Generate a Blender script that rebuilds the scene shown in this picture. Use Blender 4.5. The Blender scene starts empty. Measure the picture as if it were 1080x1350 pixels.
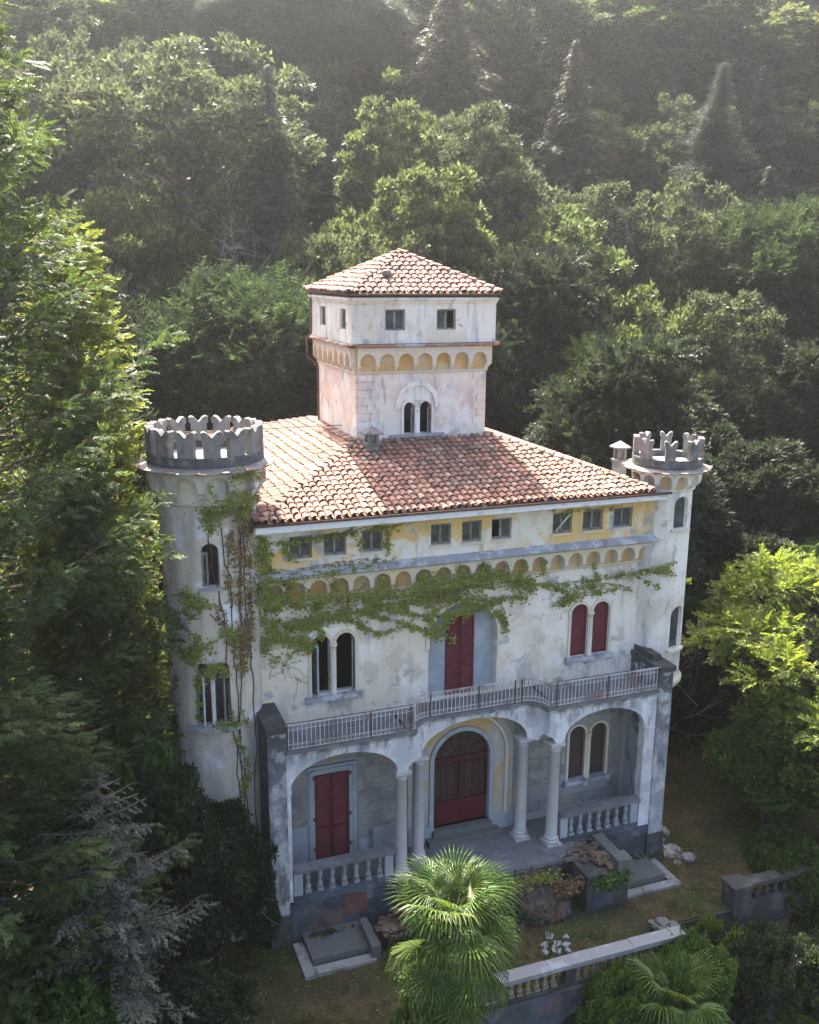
import bpy, math, random
import numpy as np
from mathutils import Vector, Matrix
from mathutils.geometry import delaunay_2d_cdt
PI = math.pi
D = bpy.data
sc = bpy.context.scene
COL = sc.collection
random.seed(7)
RNG = np.random.default_rng(7)

# ------------------------------------------------------------------ camera, sky, sun, exposure
YAW, PITCH, ROLL, FPX = .36016, .24284, .0069455, 1274.2
CAM = Vector((-5.74, -28.0, 22.0))
f_ = Vector((math.sin(YAW)*math.cos(PITCH), math.cos(YAW)*math.cos(PITCH), -math.sin(PITCH)))
r_ = Vector((math.cos(YAW), -math.sin(YAW), 0)); u_ = r_.cross(f_)
r2 = r_*math.cos(ROLL) + u_*math.sin(ROLL); u2 = -r_*math.sin(ROLL) + u_*math.cos(ROLL)
cd = D.cameras.new('camera'); cam = D.objects.new('camera', cd); COL.objects.link(cam)
cam.matrix_world = Matrix(((r2.x, u2.x, -f_.x, CAM.x), (r2.y, u2.y, -f_.y, CAM.y), (r2.z, u2.z, -f_.z, CAM.z), (0, 0, 0, 1)))
cd.sensor_width = 36; cd.sensor_fit = 'AUTO'; cd.lens = FPX/1350*36
cd.clip_start = .5; cd.clip_end = 2000
sc.camera = cam

SUN_EL, SUN_AZ = math.radians(54), math.radians(3)      # azimuth measured from +Y towards +X
world = D.worlds.new('World'); sc.world = world; world.use_nodes = True
wn = world.node_tree.nodes; wl = world.node_tree.links
sky = wn.new('ShaderNodeTexSky'); sky.sky_type = 'NISHITA'; sky.sun_disc = False
sky.sun_elevation = SUN_EL; sky.sun_rotation = SUN_AZ; sky.air_density = .75; sky.dust_density = 6.0; sky.ozone_density = .6
wl.new(sky.outputs[0], wn['Background'].inputs[0]); wn['Background'].inputs[1].default_value = .125
sd = D.lights.new('sun', 'SUN'); sun = D.objects.new('sun', sd); COL.objects.link(sun)
sd.energy = 5.0; sd.angle = math.radians(.55); sd.color = (1, .93, .80)
sv = Vector((math.sin(SUN_AZ)*math.cos(SUN_EL), math.cos(SUN_AZ)*math.cos(SUN_EL), math.sin(SUN_EL)))
sun.rotation_euler = (-sv).to_track_quat('-Z', 'Y').to_euler()
sc.view_settings.view_transform = 'Standard'; sc.view_settings.look = 'None'
sc.view_settings.exposure = 2.5; sc.view_settings.gamma = 1
HAZE_DENSITY = .00047
sc.cycles.use_denoising = True
sc.cycles.max_bounces = 6; sc.cycles.diffuse_bounces = 4; sc.cycles.transmission_bounces = 3
sc.cycles.transparent_max_bounces = 6; sc.cycles.volume_bounces = 1

# ------------------------------------------------------------------ materials
def newmat(name):
    m = D.materials.new(name); m.use_nodes = True
    nt = m.node_tree; b = nt.nodes['Principled BSDF']
    return m, nt.nodes, nt.links, b
def c4(c): return (c[0], c[1], c[2], 1)
def noise(n, l, scale, detail=5, rough=.6, vec=None, dist=0):
    g = n.new('ShaderNodeNewGeometry'); mp = n.new('ShaderNodeMapping')
    mp.inputs['Scale'].default_value = scale if hasattr(scale, '__len__') else (scale,)*3
    l.new(g.outputs['Position'], mp.inputs[0])
    t = n.new('ShaderNodeTexNoise'); t.inputs['Scale'].default_value = 1; t.inputs['Detail'].default_value = detail
    t.inputs['Roughness'].default_value = rough; t.inputs['Distortion'].default_value = dist
    if vec: mp.inputs['Location'].default_value = vec
    l.new(mp.outputs[0], t.inputs[0]); return t.outputs[0]
def ramp(n, l, src, lo, hi):
    r = n.new('ShaderNodeMapRange'); r.inputs[1].default_value = lo; r.inputs[2].default_value = hi; r.clamp = True
    l.new(src, r.inputs[0]); return r.outputs[0]
def mixc(n, l, fac, a, b):
    m = n.new('ShaderNodeMix'); m.data_type = 'RGBA'
    for s, v in ((m.inputs[0], fac), (m.inputs[6], a), (m.inputs[7], b)):
        if hasattr(v, 'is_linked') or isinstance(v, bpy.types.NodeSocket): l.new(v, s)
        elif isinstance(v, (int, float)): s.default_value = v
        else: s.default_value = c4(v)
    return m.outputs[2]
def zmask(n, l, z0, z1):
    g = n.new('ShaderNodeNewGeometry'); s = n.new('ShaderNodeSeparateXYZ'); l.new(g.outputs['Position'], s.inputs[0])
    return ramp(n, l, s.outputs[2], z0, z1)
def mult(n, l, a, b, op='MULTIPLY'):
    m = n.new('ShaderNodeMath'); m.operation = op
    for s, v in ((m.inputs[0], a), (m.inputs[1], b)):
        if isinstance(v, bpy.types.NodeSocket): l.new(v, s)
        else: s.default_value = v
    return m.outputs[0]
def layered(name, base, layers, rough=.9, bump=.25, bscale=9, spec=.2):
    """base colour, then weathering layers: (colour, scale, lo, hi, strength[, z0, z1[, offset]])"""
    m, n, l, b = newmat(name); c = base
    for i, L in enumerate(layers):
        col, scale, lo, hi, st = L[:5]
        f = ramp(n, l, noise(n, l, scale, 6, .62, (i*7.3, i*3.1, i*5.7)), lo, hi)
        f = mult(n, l, f, st)
        if len(L) > 5: f = mult(n, l, f, zmask(n, l, L[5], L[6]))
        c = mixc(n, l, f, c, col)
    if isinstance(c, bpy.types.NodeSocket): l.new(c, b.inputs['Base Color'])
    else: b.inputs['Base Color'].default_value = c4(c)
    b.inputs['Roughness'].default_value = rough; b.inputs['Specular IOR Level'].default_value = spec
    if bump:
        bp = n.new('ShaderNodeBump'); bp.inputs['Strength'].default_value = bump; bp.inputs['Distance'].default_value = .03
        l.new(noise(n, l, bscale, 7, .65), bp.inputs['Height']); l.new(bp.outputs[0], b.inputs['Normal'])
    return m
GREY, DARK, BLUEG = (.30, .30, .29), (.07, .07, .065), (.33, .37, .40)
M = {}
M['plaster'] = layered('weathered cream plaster', (.66, .59, .47), [
    ((.76, .72, .65), .30, .47, .56, .9), ((.50, .45, .37), .9, .52, .60, .75), ((.44, .42, .39), (4, 4, .2), .56, .68, .6), ((.33, .33, .34), 1.5, .60, .645, .75),
    ((.46, .33, .20), 1.9, .61, .66, .6), ((.22, .215, .21), 6, .62, .70, .45), ((.24, .235, .22), (1.0, 1.0, .6), .50, .60, .75, 8.4, 6.95), ((.20, .20, .20), (2.2, 2.2, .5), .50, .62, .6, 11.0, 12.2)], bump=.4)  # dark layer near the wall foot: real stains plus painted-in shade from trees
M['plaster_white'] = layered('white lime plaster', (.76, .73, .67), [
    ((.60, .55, .45), .6, .50, .58, .7), ((.42, .44, .47), (2.8, 2.8, .25), .53, .66, .8), ((.55, .42, .22), 1.7, .62, .67, .55), ((.27, .27, .27), 1.6, .60, .66, .7), ((.25, .25, .25), (4, 4, 1), .61, .68, .55)], bump=.35)
M['plaster_tower'] = layered('tower plaster', (.73, .68, .61), [
    ((.62, .50, .43), .42, .46, .58, .8), ((.36, .37, .38), (1.3, 1.3, .45), .55, .64, .75), ((.76, .75, .74), .9, .52, .58, .8), ((.30, .26, .23), (3, 3, .8), .60, .68, .6)], bump=.4)
M['plaster_round'] = layered('round tower plaster', (.54, .50, .42), [
    ((.66, .67, .70), .5, .53, .58, .9), ((.38, .34, .28), (1.6, 1.6, .4), .49, .62, .8), ((.30, .29, .28), (.6, .6, .22), .52, .62, .7), ((.22, .21, .19), 5, .60, .68, .5)], bump=.4)
M['plaster_yellow'] = layered('yellow ochre attic plaster', (.66, .46, .18), [
    ((.70, .67, .60), .42, .45, .50, .95), ((.62, .50, .32), 1.4, .52, .60, .6), ((.30, .31, .33), .8, .60, .65, .8), ((.33, .30, .26), (3, 3, .5), .57, .66, .65)], bump=.35)
M['ochre'] = layered('ochre niche plaster', (.56, .36, .13), [((.60, .50, .38), 1.1, .44, .60, .85), ((.38, .28, .16), 4, .52, .68, .5)], bump=.25)
M['portal'] = layered('patchy ochre and grey plaster', (.42, .40, .35), [((.50, .33, .12), .8, .48, .54, .85), ((.50, .50, .48), 1.3, .55, .62, .6), ((.30, .34, .38), 1, .45, .6, .7, 3.0, 2.0)], bump=.3)
M['moulding'] = layered('pale moulding plaster', (.62, .57, .46), [((.48, .48, .47), 1.4, .5, .66, .7), ((.66, .50, .26), .8, .52, .62, .55), ((.25, .25, .24), 6, .6, .72, .4)], bump=.25)
M['ledge'] = layered('grey cement ledge', (.29, .305, .325), [((.52, .53, .54), 1.5, .5, .58, .7), ((.17, .17, .17), (2.5, 2.5, 2), .56, .64, .75)], bump=.3)
M['ledge_rust'] = layered('rusty sheet ledge', (.42, .42, .42), [((.30, .13, .08), 1.1, .42, .52, .85), ((.16, .09, .07), 4, .55, .7, .6)], bump=.2)
M['white_paint'] = layered('white painted fascia', (.74, .75, .77), [((.36, .38, .42), (2, 2, 5), .56, .66, .7), ((.28, .26, .22), 5, .60, .7, .5)], bump=.1)
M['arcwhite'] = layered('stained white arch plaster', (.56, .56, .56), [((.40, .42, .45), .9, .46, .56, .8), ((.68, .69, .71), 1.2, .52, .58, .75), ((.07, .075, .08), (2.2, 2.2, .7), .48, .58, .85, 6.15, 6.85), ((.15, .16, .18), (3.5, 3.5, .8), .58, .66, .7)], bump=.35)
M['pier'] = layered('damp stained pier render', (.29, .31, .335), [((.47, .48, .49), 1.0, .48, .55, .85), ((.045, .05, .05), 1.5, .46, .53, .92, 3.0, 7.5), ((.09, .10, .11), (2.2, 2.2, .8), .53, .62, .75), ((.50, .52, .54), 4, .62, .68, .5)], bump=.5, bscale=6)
M['pier_dark'] = layered('dark mossy cement', (.060, .060, .058), [((.12, .122, .12), 1.5, .5, .65, .8), ((.05, .055, .045), 4, .5, .65, .6)], bump=.4, bscale=7)
M['base_dark'] = layered('damp blue grey base wall', (.085, .10, .12), [((.05, .055, .06), .9, .44, .6, .85), ((.20, .235, .27), 1.2, .56, .66, .7), ((.20, .11, .09), .55, .60, .66, .6)], bump=.4, bscale=7)
M['batter'] = layered('dark crumbling wall face', (.055, .048, .04), [((.12, .095, .07), 1.8, .5, .6, .8), ((.20, .10, .09), .7, .58, .63, .6), ((.16, .165, .165), 1.3, .57, .64, .7), ((.025, .03, .02), 4, .5, .62, .7)], bump=.8, bscale=9)
M['column'] = layered('pale granite column', (.43, .42, .41), [((.33, .34, .37), 1.4, .5, .65, .5), ((.22, .22, .23), 22, .58, .7, .5), ((.2, .2, .2), (2, 2, 2), .5, .6, .7, 2.6, 1.3)], bump=.12, bscale=20)
M['merlon'] = layered('grey cement merlon', (.215, .20, .19), [((.12, .115, .115), 2.2, .48, .62, .8), ((.30, .27, .24), 4, .56, .68, .6), ((.05, .07, .075), (3, 3, 1.5), .55, .68, .6)], bump=.35, bscale=12)
M['band_dark'] = layered('blackened parapet band', (.10, .10, .105), [((.24, .23, .22), 2.6, .52, .62, .7), ((.04, .04, .045), 5, .5, .6, .5)], bump=.4)
M['block'] = layered('grey ashlar', (.27, .27, .255), [((.17, .17, .17), 1.2, .46, .58, .75), ((.36, .32, .24), .8, .54, .60, .75), ((.34, .22, .09), .7, .62, .66, .6), ((.12, .125, .13), 2.5, .58, .66, .6), ((.22, .25, .28), 1.0, .5, .60, .7, 3.4, 1.8)], bump=.45, bscale=10)
M['joint'] = layered('mortar', (.33, .33, .32), [((.3, .3, .28), 2, .45, .6, .6)], bump=.2)
M['bluepl'] = layered('blue grey plaster', (.29, .325, .36), [((.42, .44, .46), .9, .46, .6, .7), ((.30, .33, .36), (2, 2, .5), .54, .68, .5)], bump=.15)
M['floor'] = layered('terrace cement', (.135, .14, .15), [((.21, .21, .22), 1.0, .5, .62, .7), ((.09, .09, .085), 2.2, .54, .66, .7), ((.3, .3, .31), 24, .60, .7, .5)], bump=.3, bscale=14)
M['slab'] = layered('mossy stone slab', (.12, .125, .12), [((.10, .11, .09), 1.6, .5, .62, .6), ((.27, .27, .27), 16, .56, .7, .5)], bump=.35, bscale=14)
M['slab_light'] = layered('pale slab border', (.26, .26, .26), [((.14, .13, .11), 1.3, .54, .60, .85), ((.45, .45, .46), 5, .56, .68, .5)], bump=.3)
M['coping'] = layered('pale coping stone', (.21, .22, .23), [((.33, .35, .37), 1.0, .52, .6, .7), ((.22, .22, .21), 3, .52, .66, .7), ((.10, .11, .08), 8, .62, .7, .5)], bump=.35, bscale=10)
M['baluster'] = layered('weathered baluster stone', (.25, .27, .28), [((.38, .40, .42), 3, .52, .62, .6), ((.09, .10, .10), 5, .52, .66, .7)], bump=.3, bscale=16)
M['baluster_brown'] = layered('mossy brown baluster', (.24, .20, .13), [((.32, .28, .20), 3, .5, .62, .6), ((.07, .07, .04), 6, .52, .66, .7)], bump=.3, bscale=16)
M['red'] = layered('dark red painted shutter', (.115, .012, .019), [((.070, .010, .014), 2.4, .48, .62, .7), ((.18, .05, .05), (9, 9, 3), .58, .70, .45)], rough=.6, bump=.05, spec=.3)
M['reddoor'] = layered('dark red door', (.075, .009, .011), [((.07, .008, .01), 1.6, .5, .65, .7)], rough=.55, bump=.05, spec=.3)
M['brown'] = layered('dark brown wood', (.06, .04, .032), [((.035, .025, .02), 4, .5, .65, .6)], rough=.6, bump=.1)
M['frame'] = layered('weathered window frame', (.20, .20, .19), [((.34, .34, .33), 3, .5, .62, .7), ((.10, .09, .08), 7, .55, .66, .6)], bump=.1)
M['frame_white'] = layered('pale window frame', (.46, .50, .52), [((.3, .32, .33), 3, .5, .66, .5)], bump=.1)
M['casement'] = layered('pale blue casement', (.30, .38, .40), [((.2, .26, .28), 2, .5, .66, .5)], bump=.05)
M['iron'] = layered('pale painted iron', (.46, .46, .46), [((.20, .11, .07), 1.2, .52, .6, .7), ((.46, .46, .46), 3, .5, .65, .6)], rough=.7, bump=.1)
M['rust'] = layered('rusty iron', (.10, .06, .045), [((.07, .04, .03), 6, .5, .6, .6)], rough=.8, bump=.2)
M['pipe'] = layered('brown downpipe', (.13, .075, .06), [((.07, .05, .04), 6, .5, .6, .6)], rough=.6, bump=0)
M['underroof'] = layered('roof mortar bed', (.10, .055, .04), [((.05, .04, .035), 3, .5, .6, .6)], bump=.3)
M['brick'] = layered('exposed red brick', (.15, .065, .055), [((.22, .12, .10), 3, .5, .62, .7), ((.14, .07, .06), 6, .52, .64, .6)], bump=.4)
M['bark'] = layered('bark', (.075, .06, .048), [((.15, .135, .11), 2.5, .5, .62, .6)], bump=.6, bscale=8)
M['deadwood'] = layered('bare grey wood', (.30, .28, .25), [((.16, .14, .12), 3, .5, .62, .6)], bump=.3)
M['rubble'] = layered('white plaster rubble', (.27, .28, .29), [((.3, .3, .3), 6, .5, .62, .6)], bump=.3)
M['debris'] = layered('earth and debris', (.13, .095, .065), [((.24, .18, .13), 4, .5, .62, .7), ((.05, .04, .03), 2, .5, .62, .7)], bump=.8, bscale=12)
M['cyan'] = layered('turquoise painted lattice', (.10, .30, .32), [], rough=.6, bump=0)
M['white_tag'] = layered('white enamel plate', (.7, .7, .7), [], rough=.5, bump=0)
def glass(name, col, rough=.12):
    m, n, l, b = newmat(name); c = mixc(n, l, ramp(n, l, noise(n, l, 3, 4), .4, .6), col, tuple(min(1, v*2+.01) for v in col))
    l.new(c, b.inputs['Base Color']); b.inputs['Roughness'].default_value = rough; b.inputs['Specular IOR Level'].default_value = .5
    return m
M['glass'] = glass('dusty window glass', (.022, .030, .034), .25)
M['darkroom'] = layered('unlit interior plaster', (.10, .09, .08), [], bump=0)  # dark colour stands for the missing light indoors
def rnd_value(n, l):
    g = n.new('ShaderNodeNewGeometry'); o = n.new('ShaderNodeObjectInfo')
    a = mult(n, l, g.outputs['Random Per Island'], o.outputs['Random'], 'ADD')
    return mult(n, l, a, 1.0, 'FRACT')
def tile_mat():
    m, n, l, b = newmat('old terracotta roof tile'); r = rnd_value(n, l)
    cr = n.new('ShaderNodeValToRGB'); l.new(r, cr.inputs[0]); e = cr.color_ramp; e.interpolation = 'CONSTANT'
    cols = [(.31, .155, .11), (.36, .20, .145), (.23, .115, .09), (.34, .175, .125), (.44, .30, .23), (.27, .15, .115), (.17, .10, .08), (.36, .225, .17)]
    while len(e.elements) < len(cols): e.elements.new(.5)
    for i, c in enumerate(cols): e.elements[i].position = i/len(cols); e.elements[i].color = c4(c)
    c = mixc(n, l, mult(n, l, ramp(n, l, noise(n, l, 5, 6), .52, .64), .6), cr.outputs[0], (.13, .125, .11))
    c = mixc(n, l, mult(n, l, ramp(n, l, noise(n, l, .55, 6, .65, (4, 4, 4)), .50, .60), .7), c, (.20, .13, .10))
    l.new(c, b.inputs['Base Color']); b.inputs['Roughness'].default_value = .85; b.inputs['Specular IOR Level'].default_value = .25
    bp = n.new('ShaderNodeBump'); bp.inputs['Strength'].default_value = .3; bp.inputs['Distance'].default_value = .02
    l.new(noise(n, l, 20, 5), bp.inputs['Height']); l.new(bp.outputs[0], b.inputs['Normal'])
    return m
M['tile'] = tile_mat()
def leaf_mat(name, a, b_, c, trans=.45, tcol=None, rough=.55, spec=.18, patch=.25):
    """a, b_, c: leaf colours spread at random from leaf to leaf and from branch to branch"""
    m, n, l, b = newmat(name); r = rnd_value(n, l)
    cr = n.new('ShaderNodeValToRGB'); l.new(r, cr.inputs[0]); e = cr.color_ramp
    e.elements.new(.5)
    for i, cc in enumerate((a, b_, c)): e.elements[i].position = (0, .55, 1)[i]; e.elements[i].color = c4(cc)
    o = n.new('ShaderNodeObjectInfo')
    hs = n.new('ShaderNodeHueSaturation'); l.new(cr.outputs[0], hs.inputs['Color'])
    l.new(ramp(n, l, noise(n, l, patch, 3), .2, .8), hs.inputs['Value'])
    v = n.new('ShaderNodeMapRange'); v.inputs[3].default_value = .75; v.inputs[4].default_value = 1.3; l.new(noise(n, l, patch, 3), v.inputs[0]); l.new(v.outputs[0], hs.inputs['Value'])
    h = n.new('ShaderNodeMapRange'); h.inputs[3].default_value = .475; h.inputs[4].default_value = .515; l.new(o.outputs['Random'], h.inputs[0]); l.new(h.outputs[0], hs.inputs['Hue'])
    l.new(hs.outputs[0], b.inputs['Base Color']); b.inputs['Roughness'].default_value = rough; b.inputs['Specular IOR Level'].default_value = spec
    t = n.new('ShaderNodeBsdfTranslucent'); hs2 = n.new('ShaderNodeMix'); hs2.data_type = 'RGBA'; hs2.blend_type = 'MULTIPLY'; hs2.inputs[0].default_value = 1
    l.new(hs.outputs[0], hs2.inputs[6]); hs2.inputs[7].default_value = c4(tcol or (1.7, 1.6, .6)); l.new(hs2.outputs[2], t.inputs[0])
    mx = n.new('ShaderNodeMixShader'); mx.inputs[0].default_value = trans
    l.new(b.outputs[0], mx.inputs[1]); l.new(t.outputs[0], mx.inputs[2]); l.new(mx.outputs[0], n['Material Output'].inputs[0])
    return m
M['lf_broad'] = leaf_mat('broad leaf', (.036, .050, .031), (.062, .077, .044), (.115, .127, .072), .45, (1.3, 1.35, .95))
M['lf_light'] = leaf_mat('light green leaf', (.050, .070, .033), (.082, .103, .046), (.135, .152, .070), .47, (1.3, 1.35, .85))
M['lf_dark'] = leaf_mat('shade toned leaf', (.015, .022, .017), (.025, .034, .023), (.046, .056, .034), .35, (1.3, 1.35, .9))  # leaf colour lowered to paint in the shade around the house
M['lf_spruce'] = leaf_mat('spruce needles', (.034, .037, .026), (.052, .054, .036), (.09, .088, .056), .3, (1.3, 1.25, .8))
M['lf_bluegreen'] = leaf_mat('blue green needles', (.038, .052, .047), (.060, .076, .067), (.10, .118, .10), .35, (1.2, 1.25, .9))
M['lf_feather'] = leaf_mat('feathery leaf', (.018, .030, .021), (.032, .046, .030), (.062, .088, .045), .4, (1.35, 1.45, .8))  # mimosa leaf kept dark, shade near the house is in the colour
M['lf_feather_lit'] = leaf_mat('sunlit toned feathery leaf', (.05, .082, .034), (.08, .115, .046), (.13, .17, .068), .55)  # brighter copy of the mimosa leaf, with sunlight painted into the colour
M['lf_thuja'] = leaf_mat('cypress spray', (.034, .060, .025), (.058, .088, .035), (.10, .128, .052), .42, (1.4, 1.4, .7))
M['lf_thuja_lit'] = leaf_mat('sunlit toned cypress spray', (.08, .105, .030), (.13, .155, .045), (.19, .21, .07), .5, (1.4, 1.35, .7))  # lighter cypress copy, sun on the boughs is painted as colour
M['lf_yellow'] = leaf_mat('yellow green foliage', (.07, .115, .030), (.125, .17, .042), (.22, .25, .07), .5, (1.5, 1.5, .7))
M['lf_silver'] = leaf_mat('silver blue needles', (.040, .058, .042), (.085, .097, .082), (.145, .15, .13), .25, (1.2, 1.2, .8), patch=1.1)
M['lf_shrub'] = leaf_mat('dark shrub leaf', (.018, .032, .018), (.030, .048, .025), (.060, .078, .036), .35)
M['lf_bush'] = leaf_mat('bush leaf', (.040, .085, .022), (.070, .125, .033), (.12, .18, .05), .45)
M['lf_ivy'] = leaf_mat('ivy leaf', (.13, .175, .030), (.19, .235, .045), (.27, .28, .08), .3, patch=1.2)
M['lf_ivyred'] = leaf_mat('withered red brown vine leaf', (.11, .055, .035), (.19, .10, .06), (.19, .15, .06), .25, (1.4, 1.0, .7), patch=1.2)
M['lf_palm'] = leaf_mat('palm leaf', (.040, .085, .020), (.070, .125, .026), (.13, .18, .045), .4, rough=.45, spec=.3, patch=.8)
M['lf_palmold'] = leaf_mat('dry palm leaf', (.15, .13, .05), (.19, .17, .08), (.24, .2, .1), .3, rough=.5)
M['grass'] = leaf_mat('dry lawn grass', (.065, .088, .022), (.11, .115, .038), (.19, .165, .07), .3, patch=.5)
M['soil'] = layered('lawn soil', (.052, .047, .022), [((.10, .073, .038), .7, .46, .56, .9), ((.040, .062, .016), .35, .5, .58, .85), ((.025, .022, .015), 1.8, .56, .64, .7), ((.16, .13, .085), 11, .60, .68, .6)], bump=1.0, bscale=16)
M['forest_floor'] = layered('forest floor', (.030, .034, .016), [((.05, .042, .026), .3, .45, .6, .8)], bump=.8, bscale=3)

# ------------------------------------------------------------------ mesh helpers
def tag(o, label=None, cat=None, group=None, kind=None):
    if label: o['label'] = label
    if cat: o['category'] = cat
    if group: o['group'] = group
    if kind: o['kind'] = kind
    return o
def empty(name, loc, label, cat, group=None, rz=0):
    o = D.objects.new(name, None); o.location = loc; o.rotation_euler = (0, 0, rz); o.empty_display_size = .3; COL.objects.link(o)
    return tag(o, label, cat, group)
def link(name, me, parent=None, loc=None, rot=None, scale=None):
    o = D.objects.new(name, me); COL.objects.link(o)
    if parent is not None: o.parent = parent
    if loc is not None: o.location = loc
    if rot is not None: o.rotation_euler = rot
    if scale is not None: o.scale = scale
    return o
def tri_mesh(name, V, T, mat, smooth=False):
    V = np.asarray(V, np.float32); T = np.asarray(T, np.int32)
    me = D.meshes.new(name); me.vertices.add(len(V)); me.vertices.foreach_set('co', V.ravel())
    me.loops.add(len(T)*3); me.loops.foreach_set('vertex_index', T.ravel())
    me.polygons.add(len(T)); me.polygons.foreach_set('loop_start', np.arange(0, len(T)*3, 3, dtype=np.int32))
    me.polygons.foreach_set('use_smooth', np.full(len(T), smooth)); me.update(calc_edges=True); me.materials.append(mat)
    return me
IDM = lambda u, d, z: (u, -d, z)
def plane(x0, y0, ang=0):
    """frame on a vertical wall: u along the wall, d outwards, z up; ang 0 faces -Y"""
    c, s = math.cos(ang), math.sin(ang)
    return lambda u, d, z: (x0 + u*c + d*s, y0 + u*s - d*c, z)
def cyl(cx, cy, r):
    """u in metres of arc at radius r, angle = u/r measured from +X"""
    return lambda u, d, z: (cx + (r+d)*math.cos(u/r), cy + (r+d)*math.sin(u/r), z)
class MB:
    def __init__(s): s.v = []; s.f = []; s.sm = []
    def add(s, vs, fs, smooth=False):
        o = len(s.v); s.v += [tuple(p) for p in vs]
        for f in fs: s.f.append(tuple(i+o for i in f)); s.sm.append(smooth)
    def box(s, u0, u1, d0, d1, z0, z1, m=IDM, n=1, taper=0, jit=0):
        vs = []; fs = []
        for i in range(n+1):
            u = u0+(u1-u0)*i/n
            for d, z in ((d0, z0), (d1, z0), (d1, z1-taper), (d0, z1)):
                vs.append(m(u, d, z))
            if i:
                a = (i-1)*4; b = i*4
                for k in range(4): fs.append((a+k, a+(k+1) % 4, b+(k+1) % 4, b+k))
        fs.append((3, 2, 1, 0)); e = n*4; fs.append((e, e+1, e+2, e+3))
        if jit: vs = [tuple(c+random.uniform(-jit, jit) for c in p) for p in vs]
        s.add(vs, fs)
    def xbox(s, x0, x1, y0, y1, z0, z1, **k): s.box(x0, x1, -y0, -y1, z0, z1, **k)
    def prof(s, us, profile, m, closed=False, smooth=False):
        """sweep a closed (d,z) profile along u values"""
        n = len(profile); vs = [m(u, d, z) for u in us for d, z in profile]; fs = []
        k = len(us)
        for i in range(k if closed else k-1):
            a = i*n; b = ((i+1) % k)*n
            for j in range(n): fs.append((a+j, a+(j+1) % n, b+(j+1) % n, b+j))
        if not closed: fs.append(tuple(range(n-1, -1, -1))); fs.append(tuple((k-1)*n+j for j in range(n)))
        s.add(vs, fs, smooth)
    def lathe(s, pts, c, n=12, smooth=True, sq=False):
        """pts: (r, z) from bottom to top"""
        vs = []; fs = []
        for r, z in pts:
            for k in range(n):
                a = 2*PI*k/n + (PI/4 if n == 4 else 0); vs.append((c[0]+r*math.cos(a), c[1]+r*math.sin(a), c[2]+z))
        for i in range(len(pts)-1):
            for k in range(n): fs.append((i*n+k, i*n+(k+1) % n, (i+1)*n+(k+1) % n, (i+1)*n+k))
        s.add(vs, fs, smooth)
        o = len(s.v)-len(vs); s.f.append(tuple(o+k for k in range(n-1, -1, -1))); s.sm.append(False)
        o2 = o+(len(pts)-1)*n; s.f.append(tuple(o2+k for k in range(n))); s.sm.append(False)
    def tube(s, P, R, n=6, smooth=True):
        P = [Vector(p) for p in P]; vs = []; fs = []
        if not hasattr(R, '__len__'): R = [R]*len(P)
        up = Vector((0, 0, 1))
        for i, p in enumerate(P):
            t = (P[min(i+1, len(P)-1)]-P[max(i-1, 0)]).normalized()
            a = t.cross(up if abs(t.z) < .95 else Vector((1, 0, 0))).normalized(); b = t.cross(a)
            for k in range(n):
                q = 2*PI*k/n; vs.append(p+(a*math.cos(q)+b*math.sin(q))*R[i])
        for i in range(len(P)-1):
            for k in range(n): fs.append((i*n+k, i*n+(k+1) % n, (i+1)*n+(k+1) % n, (i+1)*n+k))
        fs.append(tuple(range(n-1, -1, -1))); e = (len(P)-1)*n; fs.append(tuple(e+k for k in range(n)))
        s.add(vs, fs, smooth)
    def mesh(s, name, mat):
        me = D.meshes.new(name); me.from_pydata(s.v, [], s.f); me.polygons.foreach_set('use_smooth', s.sm)
        me.materials.append(mat); me.update()
        return me
    def build(s, name, mat, parent=None, recalc=False, **k):
        import bmesh
        me = s.mesh(name, mat); bm = bmesh.new(); bm.from_mesh(me); bmesh.ops.recalc_face_normals(bm, faces=bm.faces); bm.to_mesh(me); bm.free()
        return link(name, me, parent, **k)
def subdiv_loop(L, step):
    out = []
    for i, p in enumerate(L):
        q = L[(i+1) % len(L)]; d = math.dist(p, q); n = max(1, int(math.ceil(d/step-1e-6))) if step else 1
        for k in range(n): out.append((p[0]+(q[0]-p[0])*k/n, p[1]+(q[1]-p[1])*k/n))
    return out
def inside(p, L):
    c = False; x, y = p; j = len(L)-1
    for i in range(len(L)):
        xi, yi = L[i]; xj, yj = L[j]
        if (yi > y) != (yj > y) and x < (xj-xi)*(y-yi)/(yj-yi)+xi: c = not c
        j = i
    return c
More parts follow.
